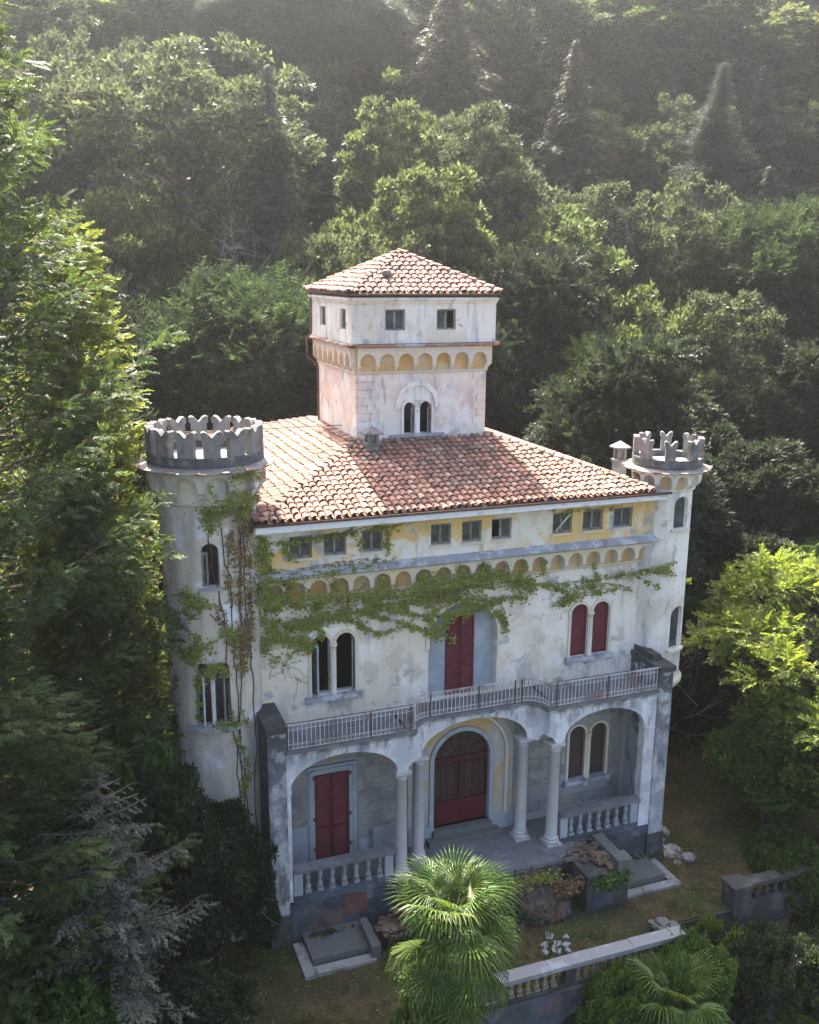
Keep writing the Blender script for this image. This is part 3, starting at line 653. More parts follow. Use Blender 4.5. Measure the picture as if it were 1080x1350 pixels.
# eaves: fascia, gutter
b = MB(); b.xbox(.05, 15.3, .95, 1.5, 14.10, 14.2); b.xbox(.02, 15.33, .9, .95, 14.02, 14.28)
P(b, 'fascia', 'white_paint')
b = MB(); b.tube([(-.05, .84, 14.3), (15.35, .84, 14.26)], .05, 6); P(b, 'gutter', 'pipe')
# ------------------------------------------------------------------ loggia: piers, columns, arches, balcony
def pier(x0, x1, lab):
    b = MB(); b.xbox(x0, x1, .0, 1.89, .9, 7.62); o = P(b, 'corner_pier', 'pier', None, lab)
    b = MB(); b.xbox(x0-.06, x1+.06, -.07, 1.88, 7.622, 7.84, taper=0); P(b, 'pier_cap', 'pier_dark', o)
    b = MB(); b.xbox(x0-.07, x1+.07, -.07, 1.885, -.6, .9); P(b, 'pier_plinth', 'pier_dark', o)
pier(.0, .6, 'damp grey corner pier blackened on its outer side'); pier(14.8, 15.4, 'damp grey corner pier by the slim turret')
b = MB(); b.xbox(-.012, -.004, .02, 1.88, .9, 7.6); P(b, 'pier_render', 'band_dark')
b = MB(); b.xbox(14.9, 15.25, .6, 2.2, 7.85, 8.05, taper=.0); P(b, 'pier_cap', 'pier_dark')
for x0, x1 in ((.602, .74), (14.33, 14.798)):
    b = MB(); b.xbox(x0, x1, .06, .42, 1.3, 5.36); b.xbox(x0-.001, x1+(.03 if x0 < 1 else 0), .03, .44, 5.36, 5.45)
    if x0 > 1: b.xbox(x0-.03, x0, .03, .44, 5.362, 5.448)
    P(b, 'pilaster', 'arcwhite')
pts = [(.6, .06), (5.05, .06)]
pth = [(.6+(5.05-.6)*k/12, .06) for k in range(13)]
pth += [(5.8-.75*math.cos(a), .06+.75*math.sin(a)) for a in np.linspace(0, PI/2, 11)[1:]]
pth += [(5.8+(9.5-5.8)*k/10, .81) for k in range(1, 11)]
pth += [(9.5+.75*math.sin(a), .06+.75*math.cos(a)) for a in np.linspace(0, PI/2, 11)[1:]]
pth += [(10.25+(14.8-10.25)*k/12, .06) for k in range(1, 13)]
def pathmap(pts):
    A = np.array(pts); seg = np.diff(A, axis=0); L = np.hypot(seg[:, 0], seg[:, 1]); cum = np.concatenate([[0], np.cumsum(L)])
    nr = np.stack([seg[:, 1], -seg[:, 0]], 1)/L[:, None]; vn = np.concatenate([[nr[0]], (nr[1:]+nr[:-1])/2, [nr[-1]]]); vn /= np.maximum(.5, np.linalg.norm(vn, axis=1))[:, None]
    def m(u, d, z):
        u = min(max(u, 0), cum[-1]); i = min(int(np.searchsorted(cum, u, 'right')-1), len(L)-1); t = (u-cum[i])/L[i]
        p = A[i]*(1-t)+A[i+1]*t; n = vn[i]*(1-t)+vn[i+1]*t
        return (p[0]+n[0]*d, p[1]+n[1]*d, z)
    return m, cum
PM, cum = pathmap(pth); UT = cum[-1]
def notch(lst, z0):
    out = []
    for a, c, zs, rise in lst:
        m_ = (a+c)/2; h = (c-a)/2; out += [(a, z0), (a, zs)]+[(m_-h*math.cos(PI*q/20), zs+rise*math.sin(PI*q/20)) for q in range(1, 20)]+[(c, zs), (c, z0)]
    return out
ua = .14; ub = 3.86; uc1, ub1 = 4.25, 5.04; ud = 5.46
arches = [(ua, ub, 5.5, 1.0), (uc1, ub1, 5.46, .32), (ud, UT-ud, 5.5, 1.08), (UT-ub1, UT-uc1, 5.46, .32), (UT-ub-.03, UT-.47, 5.5, 1.0)]
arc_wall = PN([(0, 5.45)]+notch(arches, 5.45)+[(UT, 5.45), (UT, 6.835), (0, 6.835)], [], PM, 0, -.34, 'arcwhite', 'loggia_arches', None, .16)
US = list(cum)
b = MB(); b.prof(US, [(0, 6.70), (.04, 6.72), (.10, 6.80), (.12, 6.838), (0, 6.838)], PM); P(b, 'balcony_moulding', 'arcwhite')
b = MB(); b.prof(US, [(0.14, 6.84), (.14, 6.93), (-.3, 6.93), (-.3, 6.84)], PM); P(b, 'balcony_edge', 'floor')
n = len(US); b = MB(); edge = [PM(u, -.29, 6.84) for u in US]
vs = [(p[0], p[1], z) for z in (6.86, 6.945) for p in edge]+[(edge[i][0], WY-.001, z) for z in (6.86, 6.945) for i in range(n)]
fs = []
for i in range(n-1): fs += [(n+i, n+i+1, 3*n+i+1, 3*n+i), (i+1, i, 2*n+i, 2*n+i+1)]
b.add(vs, fs); P(b, 'balcony_floor', 'floor')
# columns
def column(x, y, z0=1.3):
    H = 5.45-z0; b = MB(); b.box(-.30, .30, -.30, .30, 0, .09); b.lathe([(.30, .09), (.31, .14), (.29, .19), (.26, .21), (.26, .24), (.28, .26), (.27, .31), (.235, .33), (.225, .36), (.218, 1.2), (.19, H-.34), (.215, H-.32), (.215, H-.28), (.195, H-.27), (.195, H-.2), (.24, H-.13), (.26, H-.11)], (0, 0, 0), 24)
    b.box(-.28, .28, -.28, .28, H-.11, H-.002)
    return b
cm = column(0, 0).mesh('column', M['column'])
for x, y in ((4.66, .24), (5.58, .98), (9.72, .98), (10.64, .24)):
    o = link('column', cm, None, (x, y, 1.3)); vpart(o)
# balcony railing: each upright its own piece
rail = MB(); us2 = [u for u in US if u < UT-.05]+[UT-.05]
for z, t in ((6.99, .016), (7.16, .011), (7.66, .011), (7.84, .022)):
    rail.prof(US, [(.04-t, z-t*.7), (.04+t, z-t*.7), (.04+t, z+t*.7), (.04-t, z+t*.7)], PM)
railing = P(rail, 'balcony_railing', 'iron', None, 'curly pale wrought iron railing, rusty along its top and base')
bar = MB(); bar.box(-.012, .012, -.012, .012, -.42, .42); barm = bar.mesh('railing_bar', M['iron'])
post = MB(); post.box(-.02, .02, -.02, .02, -.46, .46); postm = post.mesh('railing_post', M['rust'])
k = 0; u = .1; sw = MB(); posts = [0.05, 2.9, 4.3, 5.75, 7.6, UT/2+1.5, UT-5.75, UT-4.3, UT-2.2, UT-.06]
while u < UT-.06:
    p = PM(u, .04, 7.41); o = link('railing_bar', barm, railing, p); u += .15
    for z in (7.08, 7.755):
        for s in (-1, 1):
            q = [PM(min(UT, max(0, u-.0+s*(.037+.036*math.cos(a)))), .04, z+.05*math.sin(a)) for a in np.linspace(0, 2*PI*.85, 8)]
            sw.tube(q, .0075, 3, False)
for u in posts[:]: link('railing_post', postm, railing, PM(u, .045, 7.4))
o = P(sw, 'scrollwork', 'iron', railing); o['kind'] = 'stuff'
# loggia balustrades
def baluster_mesh(h, r, mat, name='baluster', n=10):
    b = MB(); q = .13*h; b.box(-r, r, -r, r, 0, q); b.box(-r, r, -r, r, h-q*.8, h)
    b.lathe([(r*.7, q), (r*.95, q+.05*h), (r*1.02, q+.14*h), (r*.55, q+.30*h), (r*.5, q+.34*h), (r*.75, q+.37*h), (r*.5, q+.40*h), (r*.9, q+.50*h), (r*.8, q+.58*h), (r*.5, h-q*1.2), (r*.75, h-q*.8)], (0, 0, 0), n)
    return b.mesh(name, M[mat])
balm = baluster_mesh(.72, .105, 'baluster')
for x0, x1 in ((.78, 4.36), (10.94, 14.32)):
    b = MB(); b.xbox(x0, x1, .05, .36, 1.302, 1.5); b.xbox(x0-.02, x1+.02, -.02, .42, 1.30-.08, 1.298)
    root = P(b, 'loggia_balustrade', 'base_dark')
    b = MB(); b.xbox(x0-.02, x1+.03, -.0, .42, 2.36, 2.5); P(b, 'handrail', 'floor', root)
    for xa in (x0, x1-.34): b = MB(); b.xbox(xa, xa+.3, .07, .35, 1.5, 2.36); P(b, 'balustrade_post', 'bluepl', root)
    for k in range(7): link('baluster', balm, root, (x0+.34+.16+(x1-x0-.68-.32)*k/6, .2, 1.5), scale=(1, 1, 1.19))
# base walls, terrace floor inside loggia
b = MB(); b.xbox(.6, 5.0, .08, .4, -.8, 1.215); P(b, 'base_wall', 'base_dark'); b = MB(); b.xbox(10.3, 14.8, .08, .4, -.8, 1.215); P(b, 'base_wall', 'base_dark')
b = MB(); b.xbox(.6, 14.8, .4, 1.9, .9, 1.3); P(b, 'loggia_floor', 'floor')
b = MB(); b.box(2.55, 3.35, -.086, -.07, .35, 1.1, plane(0, 0)); P(b, 'brick_patch', 'brick')
b = MB(); b.add([(4.1, 1.6, 1.31), (4.98, 1.6, 1.31), (4.98, 1.82, 2.45), (4.12, 1.82, 2.38), (4.1, 1.56, 1.31), (4.98, 1.56, 1.31), (4.98, 1.78, 2.46), (4.12, 1.78, 2.40)], [(0, 1, 2, 3), (7, 6, 5, 4), (0, 4, 5, 1), (1, 5, 6, 2), (2, 6, 7, 3), (3, 7, 4, 0)])
o = P(b, 'leaning_panel', 'block'); 
o.parent = None; o.matrix_parent_inverse = Matrix.Identity(4); tag(o, 'rusty edged board leaning on the loggia wall beside the left red shutters', 'board')
b = MB(); b.xbox(4.1, 4.98, 1.66, 1.69, 2.4, 2.44)
PN(rect(12.95, 13.2, 5.7, 5.87), [], F0, .05, .035, 'white_tag', 'house_plate', loggia_wall)
b = MB()
for k in range(5): b.box(12.985+k*.04, 13.0+k*.04, .052, .056, 5.73, 5.84, F0)
P(b, 'plate_lettering', 'frame', loggia_wall)
# ------------------------------------------------------------------ roofs
TILES = []
def tile_mesh(L=.47, r0=.122, r1=.094, n=5, name='tile', th_=.022):
    b = MB(); vs = []
    for y, r, dz in ((0, r0, .0), (L, r1, .0)):
        for k in range(n+1):
            a = PI*k/n; vs.append((r*math.cos(a), y, r*math.sin(a)*.85+dz))
    for k in range(n+1):
        a = PI*k/n; vs.append(((r0-th_)*math.cos(a), .0, (r0-th_)*math.sin(a)*.85))
    n1 = n+1; fs = [(k, k+1, n1+k+1, n1+k) for k in range(n)]+[(k+1, k, 2*n1+k, 2*n1+k+1) for k in range(n)]
    b.add(vs, fs); me = b.mesh(name, M['tile']); return me, b
TM, TB = tile_mesh(); RM, RB = tile_mesh(.46, .125, .105, 6, 'ridge_tile')
def bed_mesh():
    b = MB(); n = 3; vs = [(.095*math.cos(PI+PI*k/n), y, .055+.055*math.sin(PI+PI*k/n)) for y in (0, .44) for k in range(n+1)]
    b.add(vs, [(k, k+1, n+1+k+1, n+1+k) for k in range(n)]); return b
BB = bed_mesh()
def tile_xf(p, a, s, nn, jit=.02):
    R = Matrix((a, s, nn)).transposed().to_4x4(); J = Matrix.Rotation(random.gauss(0, jit*(2.2 if random.random() > .04 else 9)), 4, 'Z') @ Matrix.Rotation(-.11+random.gauss(0, jit), 4, 'X') @ Matrix.Rotation(random.gauss(0, .03), 4, 'Y')
    return Matrix.Translation(p+a*random.gauss(0, .007)+s*(random.gauss(0, .02)-(random.random() < .03)*.09)+nn*abs(random.gauss(0, .006))) @ R @ J
def roof_plane(E0, E1, s_in, xl, xr, tmax, root_name, bucket):
    """E0->E1 eave; s_in horizontal inward dir; xl(t), xr(t): bounds along the eave at slope distance t"""
    E0, E1 = Vector(E0), Vector(E1); a = (E1-E0); W = a.length; a.normalize(); s = Vector(s_in).normalized(); nn = a.cross(s).normalized()
    if nn.z < 0: nn = -nn
    t = -.06; row = 0; SP, EX = .262, .35
    while t < tmax:
        l, r = xl(t+.2), xr(t+.2); k = math.ceil((l+.02)/SP)
        while k*SP < r-.02:
            u = k*SP+math.sin(row*.7)*.012+random.gauss(0, .003); p = E0+a*u+s*t+nn*.05
            X = (a, s, nn) if a.cross(s).dot(nn) > 0 else (-a, s, nn)
            bucket.append((tile_xf(p+nn*.03, *X), 0))
            if u+SP/2 < r: bucket.append((tile_xf(p+a*SP/2-nn*.035, *X, jit=.008), 1))
            k += 1
        t += EX; row += 1
def hip(A, B, bucket, lift=.10):
    A, B = Vector(A), Vector(B); s = (B-A); L = s.length; s.normalize(); up = Vector((0, 0, 1)); a = s.cross(up).normalized(); nn = a.cross(s).normalized()
    k = 0
    while k*.38 < L: bucket.append((tile_xf(A+s*(k*.38-.05)+nn*lift, a, s, nn), 2)); k += 1
def emit(bucket, root, nsep):
    bucket.sort(key=lambda e: (e[0].translation-CAM).length+(60 if e[1] == 1 else 0)+(-60 if e[1] == 2 else 0))
    front = [e for e in bucket if e[1] != 1]; sep = set(id(e) for e in front[:nsep]); Vs = []; Ts = []; o = 0
    for e in bucket:
        X, k = e
        if id(e) in sep:
            ob = link('ridge_tile' if k == 2 else 'roof_tile', RM if k == 2 else TM); ob.matrix_basis = X; ob.parent = root
        else:
            src = (TB, BB, RB)[k]
            for q in src.v: Vs.append(tuple(X @ Vector(q)))
            for f_ in src.f: Ts.append(tuple(i+o for i in f_))
            o += len(src.v)
    me = D.meshes.new('far_tiles'); me.from_pydata(Vs, [], Ts); me.materials.append(M['tile']); me.update(); ob = link('far_tiles', me, root); ob['kind'] = 'stuff'
X0, X1, Y0, Y1, ZE = .08, 14.66, .86, 17.8, 14.36
S0, S1, TY, TY1 = 5.05, 10.3, 6.3, 11.55
def slab_roof(c, top, name, mat='underroof', drop=.12):
    b = MB(); b.add([(*p, ) for p in c]+[(*p, ) for p in top]+[(p[0], p[1], p[2]-drop) for p in c]+[(p[0], p[1], p[2]-drop) for p in top],
                    [(0, 1, 5, 4), (1, 2, 6, 5), (2, 3, 7, 6), (3, 0, 4, 7), (4, 5, 6, 7), (8, 9, 1, 0), (9, 10, 2, 1), (10, 11, 3, 2), (11, 8, 0, 3), (8, 11, 10, 9)])
    return P(b, name, mat)
ZT = ZE+1.43
EC = [Vector((X0, Y0, ZE)), Vector((X1, Y0, ZE)), Vector((X1, Y1, ZE)), Vector((X0, Y1, ZE))]
TC = [Vector((S0-.08, TY-.04, ZT)), Vector((S1+.08, TY-.04, ZT)), Vector((S1+.08, TY1+.8, ZT)), Vector((S0-.08, TY1+.8, ZT))]
main_roof = slab_roof(EC, TC, 'main_roof'); bk = []
def roof_quad(A, B_, C_, D_, bucket):
    a = (B_-A).normalized(); q = D_-A; s = q-a*q.dot(a); T = s.length; s.normalize(); l1 = q.dot(a); W = (B_-A).length; r1 = (C_-A).dot(a)
    roof_plane(A, B_, s, lambda t: l1*t/T, lambda t: W+(r1-W)*t/T, T-.1, '', bucket)
roof_quad(EC[0], EC[1], TC[1], TC[0], bk); roof_quad(EC[3], EC[0], TC[0], TC[3], bk); roof_quad(EC[1], EC[2], TC[2], TC[1], bk); roof_quad(EC[2], EC[3], TC[3], TC[2], bk)
for k in range(4): hip(EC[k], TC[k], bk)
emit(bk, main_roof, 290)
def chimney(x, y, z, w=.36, h=.75):
    b = MB(); b.xbox(x-w/2, x+w/2, y-w/2, y+w/2, z, z+h*.45); b.xbox(x-w/2-.05, x+w/2+.05, y-w/2-.05, y+w/2+.05, z+h*.45, z+h*.52)
    for sx in (-1, 1):
        for sy in (-1, 1): b.xbox(x+sx*w*.33-.05, x+sx*w*.33+.05, y+sy*w*.33-.05, y+sy*w*.33+.05, z+h*.52, z+h*.8)
    b.xbox(x-w*.2, x+w*.2, y-w*.2, y+w*.2, z+h*.52, z+h*.79)
    r = w*.75; zz = z+h*.8; b.add([(x-r, y-r, zz), (x+r, y-r, zz), (x+r, y+r, zz), (x-r, y+r, zz), (x-r, y-r, zz+.06), (x+r, y-r, zz+.06), (x+r, y+r, zz+.06), (x-r, y+r, zz+.06), (x, y, zz+.3)], [(3, 2, 1, 0), (0, 1, 5, 4), (1, 2, 6, 5), (2, 3, 7, 6), (3, 0, 4, 7), (4, 5, 8), (5, 6, 8), (6, 7, 8), (7, 4, 8)])
    return b
o = P(chimney(5.35, 5.45, 15.35, .48, 1.1), 'chimney', 'merlon', main_roof)
o = P(chimney(15.75, 5.0, 13.9, .42, 1.62), 'chimney', 'block', main_roof); o['label'] = 'chimney with a tiled cap behind the slim turret'
b = MB(); b.lathe([(.11, 0), (.11, .25), (.15, .26), (.15, .42), (.08, .5)], (12.6, 11.5, 15.75), 8); P(b, 'roof_vent', 'block', main_roof)
# ------------------------------------------------------------------ belvedere tower
def face(k, o=0):
    return (plane(S0-o, TY-o, 0), plane(S1+o, TY-o, PI/2), plane(S1+o, TY1+o, PI), plane(S0-o, TY1+o, -PI/2))[k]
SW = S1-S0; ov = .25
BF = [(1.85, 2.3), (2.5, 2.98)]
for k in range(4):
    m = face(k)
    holes = [arch(a, c, 16.02, 17.0) for a, c in BF] if k == 0 else []
    e = 0 if k % 2 == 0 else .3
    PN(rect(e, SW-e, 14.6, 18.36), holes, m, 0, -.3, 'plaster_tower' if k != 0 else 'plaster_tower', 'belvedere_wall')
    arcade(face(k), -.0, SW, 7 if k != 9 else 7, 18.40, 19.3, 18.78, ov, 'belvedere_arcade', pier=.15)
    mo = face(k, ov); BW = SW+2*ov
    if k == 0: W2 = [(6.08-S0+ov, 6.86-S0+ov), (8.12-S0+ov, 8.9-S0+ov)]
    elif k == 3: W2 = [(TY1+ov-10.35, TY1+ov-9.55), (TY1+ov-7.55, TY1+ov-6.8)]
    else: W2 = [(1.2, 2.0), (3.9, 4.7)]
    PN(rect(0 if e == 0 else .25, BW if e == 0 else BW-.25, 19.45, 21.12), [rect(a, c, 19.93, 20.68) for a, c in W2], mo, 0, -.25, 'plaster_white', 'belvedere_top_wall')
    for i, (a, c) in enumerate(W2):
        b = MB(); z0, z1 = 19.94, 20.67; mm = (a+c)/2
        for u in ((a, a+.06), (c-.06, c), (mm-.04, mm+.04)): b.box(u[0], u[1], -.17, -.1, z0, z1, mo)
        b.box(a+.06, c-.06, -.17, -.1, z0, z0+.05, mo); b.box(a+.06, c-.06, -.17, -.1, z1-.05, z1, mo); fr = P(b, 'belvedere_window', 'frame')
        for u0, u1 in ((a+.06, mm-.04), (mm+.04, c-.06)):
            if k == 0 and i == 1 and u0 > mm: continue
            b = MB(); b.box(u0, u1, -.14, -.13, z0+.05, z1-.05, mo); P(b, 'pane', 'glass', fr)
    b = MB(); b.prof([-.0, BW], [(0, 20.88), (.05, 20.9), (.05, 20.96), (.12, 21.02), (.12, 21.1), (0, 21.1)], mo); P(b, 'belvedere_cornice', 'plaster_white')
b = MB(); o2 = ov+.14
for k in range(4):
    m = face(k, 0); b.prof([-o2+.001*k, SW+o2], [(ov-.1, 19.302), (o2, 19.34), (o2, 19.40), (ov-.1, 19.452)], m)
P(b, 'belvedere_ledge', 'ledge_rust')
# quoins
quo = MB(); quo.box(0, .34, .002, .03, 0, .24); 
for k in (0, 3):
    m = face(k)
    for row in range(9):
        for side in (0, 1):
            if k == 0 and side == 0: continue
            w = .36 if row % 2 else .52; z = 15.72+row*.29
            b = MB(); b.box(0 if side == 0 else SW-w, w if side == 0 else SW, .002, .03, z, z+.27, m); P(b, 'quoin', 'plaster_tower')
for row in range(9):
    w = .75 if row % 2 else .95; z = 15.72+row*.29; b = MB(); b.box(0, w, .002, .025, z, z+.27, face(0)); P(b, 'quoin', 'plaster_tower')
mF = face(0)
for a, c in BF: b = MB(); archband(b, a, c, 16.02, 17.0, .09, .0, .07, mF); P(b, 'window_archivolt', 'plaster_white')
b = MB(); archband(b, BF[0][0]-.14, BF[1][1]+.14, 17.0, 17.0, .2, .0, .1, mF, rise=.84, n=20); P(b, 'hood_moulding', 'plaster_white')
PN(arch(BF[0][0]-.13, BF[1][1]+.13, 17.3, 17.3, rise=.52, n=16), [], mF, .035, .004, 'plaster_white', 'window_tympanum')
b = MB(); b.lathe([(.1, 0), (.1, .07), (.06, .1), (.055, .78), (.1, .88), (.11, .98)], mF(2.4, .02, 16.02), 10); P(b, 'window_column', 'plaster_white')
b = MB(); b.box(1.3, 3.5, -.02, .14, 15.9, 16.01, mF); P(b, 'window_sill', 'ledge')
b = MB(); b.box(.02, SW-.02, .002, .06, 15.66, 15.78, mF); P(b, 'flashing', 'ledge')
for a, c in BF: casement(mF, c-.02, a+.22, 16.04, 17.0, .9, d=-.12, mat='frame')
EV = ov+.11; ex0, ex1, ey0, ey1 = S0-EV, S1+EV, TY-EV, TY1+EV; ax, ay, az = (S0+S1)/2, (TY+TY1)/2, 22.72; ez = 21.25
b = MB(); b.add([(ex0, ey0, ez), (ex1, ey0, ez), (ex1, ey1, ez), (ex0, ey1, ez), (ax, ay, az), (ex0, ey0, ez-.09), (ex1, ey0, ez-.09), (ex1, ey1, ez-.09), (ex0, ey1, ez-.09)], [(0, 1, 4), (1, 2, 4), (2, 3, 4), (3, 0, 4), (5, 6, 1, 0), (6, 7, 2, 1), (7, 8, 3, 2), (8, 5, 0, 3), (5, 8, 7, 6)])
top_roof = P(b, 'belvedere_roof', 'underroof')
hw = ax-ex0; s2 = (az-ez)/hw; c2 = math.hypot(1, s2); bk = []
for A, B_, si in (((ex0, ey0), (ex1, ey0), (0, 1)), ((ex1, ey0), (ex1, ey1), (-1, 0)), ((ex1, ey1), (ex0, ey1), (0, -1)), ((ex0, ey1), (ex0, ey0), (1, 0))):
    roof_plane((*A, ez), (*B_, ez), (*si, s2), lambda t: t/c2, lambda t: 2*hw-t/c2, hw*c2-.1, 'b', bk)
for A in ((ex0, ey0), (ex1, ey0), (ex1, ey1), (ex0, ey1)): hip((*A, ez), (ax, ay, az), bk)
emit(bk, top_roof, 290)
b = MB(); b.tube([(ex0+.02, ey0-.03, ez-.03), (ex1, ey0-.03, ez-.03)], .045, 6); b.tube([(ex0-.03, ey0, ez-.03), (ex0-.03, ey1, ez-.03)], .045, 6); P(b, 'belvedere_gutter', 'pipe')
b = MB(); b.tube([(ex0+.02, ey1-.5, ez-.05), (S0-ov-.08, TY1-.1, ez-.35), (S0-ov-.08, TY1-.1, 19.55), (S0-ov-.28, TY1-.1, 19.35), (S0-ov-.28, TY1-.1, 18.6), (S0-.08, TY1-.1, 18.2), (S0-.08, TY1-.1, 15.3)], .045, 6); P(b, 'downpipe', 'pipe')
b = MB(); b.lathe([(.13, 0), (.13, .3), (.2, .31), (.2, .5), (.1, .56)], (6.45, 6.95, 21.55), 8); P(b, 'roof_vent', 'merlon', top_roof)
b = MB(); b.tube([(8.75, 6.9, 21.6), (8.75, 6.9, 23.0)], .014, 4); b.tube([(8.55, 6.9, 22.9), (8.95, 6.9, 22.9)], .008, 4); P(b, 'antenna_mast', 'rust', top_roof)
# ------------------------------------------------------------------ round towers
def merlon(w, h, t):
    b = MB(); a = w/2; q = a*1.22
    out = [(-a, 0), (a, 0), (a, h*.72), (q, h*.75), (q, h*.97), (q*.8, h*1.02), (q*.5, h*.98), (q*.2, h*.86), (0, h*.78), (-q*.2, h*.86), (-q*.5, h*.98), (-q*.8, h*1.02), (-q, h*.97), (-q, h*.75), (-a, h*.72)]
    panel(out, [], IDM, t/2, -t/2, None, None, None, mb=b); return b
def round_tower(cx, cy, r, zb, zt, arc, ledge, mer, holes, mat, name, nm, amid):
    A0 = -2.75*PI/2; m = cyl(cx, cy, r); L = 2*PI*r; u0 = -PI*r*1.5; 
    o = PN(rect(u0, u0+L, zb, zt), [[(u, z) for u, z in h] for h in holes], m, 0, -.28, mat, name, None, r*.14)
    n, z0, z1, zs, dep = arc; us = [u0+L*k/48 for k in range(48)]
    a0 = amid*r-PI*r/n; arcade(m, a0, a0+L, n, z0, z1, zs, dep, name+'_arcade', mat, 'moulding' if mat == 'plaster_round' else 'ochre', .09, .17*r/1.3, us, True, .1)
    z, ro, th_ = ledge
    b = MB(); b.prof(us, [(dep-.15, z), (dep+.04, z), (ro-r, z+.03), (ro-r, z+th_), (dep-.15, z+th_+.13)], m, True); P(b, name+'_ledge', 'merlon')
    nn, rm, mw, mh, mt, zb2 = mer
    b = MB(); b.prof([u0+L*k/64 for k in range(64)], [(rm-r-mt-.03, zb2), (rm-r+.02, zb2), (rm-r+.02, zb2+.3), (rm-r-mt-.03, zb2+.3)], m, True); P(b, 'parapet_band', 'band_dark')
    b = MB(); b.lathe([(.02, 0), (rm-mt-.02, 0)], (cx, cy, zb2+.05), 32); b2 = MB(); b2.lathe([(rm-mt-.04, -.3), (rm-mt-.04, .08)], (cx, cy, zb2), 32); P(b2, 'tower_roof', 'slab_light')
    mm = merlon(mw, mh, mt).mesh('merlon', M['merlon'])
    for k in range(nn):
        a = amid+nm+2*PI*k/nn; q = link('merlon', mm, None, (cx+(rm-mt/2)*math.cos(a), cy+(rm-mt/2)*math.sin(a), zb2+.28), (0, 0, a+PI/2)); vpart(q)
    return m
rad = math.radians
LC, LR = (-1.2, 2.3), 1.52
def ah(cdeg, w, z0, zs, r): c = rad(cdeg)*r; return arch(c-w/2, c+w/2, z0, zs)
h1 = ah(-99, .56, 12.5, 13.62, LR); h2a = ah(-113.5, .48, 7.85, 9.75, LR); h2b = ah(-90.5, .48, 7.85, 9.75, LR); h3 = ah(-103, .8, 3.2, 4.7, LR)
mL = round_tower(*LC, LR, -1.2, 16.3, (12, 15.15, 16.12, 15.72, .34), (16.12, 2.14, .06), (14, 1.80, .50, .80, .24, 16.3), [h1, h2a, h2b, h3], 'plaster_round', 'round_tower', .02, rad(-119))
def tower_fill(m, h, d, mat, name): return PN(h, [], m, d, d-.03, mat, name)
tower_fill(mL, h3, -.15, 'darkroom', 'tower_dark_sheet')  # dark sheet across the arch paints in its unlit depth
c = -99*PI/180*LR; b = MB(); b.box(c-.33, c+.33, -.02, .1, 12.4, 12.49, mL, n=3); P(b, 'window_sill', 'ledge'); casement(mL, c-.27, c-.06, 12.52, 13.6, .2, -.15, mat='frame')
c = -102*PI/180*LR; b = MB(); b.lathe([(.1, 0), (.1, .08), (.06, .12), (.055, 1.65), (.1, 1.78), (.11, 1.88)], mL(c, -.05, 7.86), 10); P(b, 'window_column', 'frame_white')
b = MB(); b.box(c-.85, c+.85, -.05, .2, 7.66, 7.84, mL, n=8, jit=.03); P(b, 'window_sill', 'rubble')
casement(mL, c-.53, c-.15, 7.9, 9.6, .75, -.1); casement(mL, c+.53, c+.2, 7.9, 9.6, .9, -.2, mat='frame')
RC, RR = (15.92, 2.05), 1.0
t1 = ah(-85, .64, 12.8, 13.70, RR); t2 = ah(-73, .70, 8.0, 9.36, RR)
mR = round_tower(*RC, RR, 6.75, 14.95, (13, 14.28, 14.94, 14.66, .30), (14.94, 1.60, .06), (8, 1.28, .38, .72, .22, 15.12), [t1, t2], 'plaster_white', 'slim_turret', rad(22), rad(-98))
tower_fill(mR, t1, -.14, 'glass', 'turret_window'); tower_fill(mR, t2, -.14, 'glass', 'turret_window')
for cc, z, w in ((-85, 12.8, .40), (-73, 8.0, .44)):
    c = rad(cc)*RR; b = MB(); b.box(c-w, c+w, -.02, .12, z-.11, z-.01, mR, n=6); P(b, 'window_sill', 'moulding')
b = MB(); b.lathe([(.1, -1.75), (.35, -1.45), (.42, -1.2), (.72, -.85), (.78, -.6), (1.0, -.4), (1.12, -.22), (1.12, -.05), (1.02, 0), (1.0, .02)], (*RC, 6.75), 28); P(b, 'turret_corbel', 'moulding')
slots = MB()
for (cx, cy, r, n, z) in ((*LC, 2.14, 16, 16.19), (*RC, 1.60, 10, 15.01)):
    for k in range(n):
        a = 2*PI*k/n+.1; w = .26; mmm = cyl(cx, cy, r); b = MB(); b.box(a*r-w/2, a*r+w/2, -.22, .05, z-.005, z+.03, mmm, n=2); P(b, 'ledge_tile', 'tile')
o = None
# ------------------------------------------------------------------ terrace, steps, pads, garden balustrades
terr = empty('terrace', (7.65, -.5, -.25), 'cracked cement terrace projecting in front of the arched door', 'terrace'); toff = Vector((7.65, -.5, -.25))
def T_(b, name, mat, root=terr, off=toff, lab=None):
    o = b.build(name, M[mat]); o.parent = root; o.matrix_parent_inverse = Matrix.Translation(-off)
    if lab: o['label'] = lab
    return o
b = MB(); o_ = [(5.0, .4), (4.7, -.35), (5.4, -.8), (10.0, -.85), (11.4, -.55), (11.95, -.15), (10.3, .4)]
b.add([(x, y, 1.17) for x, y in o_]+[(x, y, 1.3) for x, y in o_], [tuple(range(6, -1, -1)), tuple(range(7, 14))]+[(i, (i+1) % 7, 7+(i+1) % 7, 7+i) for i in range(7)]); T_(b, 'terrace_floor', 'floor')
b = MB()
for i in range(9):
    x = 5.3+i*.66; b.xbox(x, x+.6, -.93, -.8, 1.19, 1.312, jit=.02)
T_(b, 'edge_stones', 'slab')
b = MB(); b.xbox(5.2, 11.3, -.72, .35, -.7, 1.17); T_(b, 'retaining_wall', 'pier_dark')
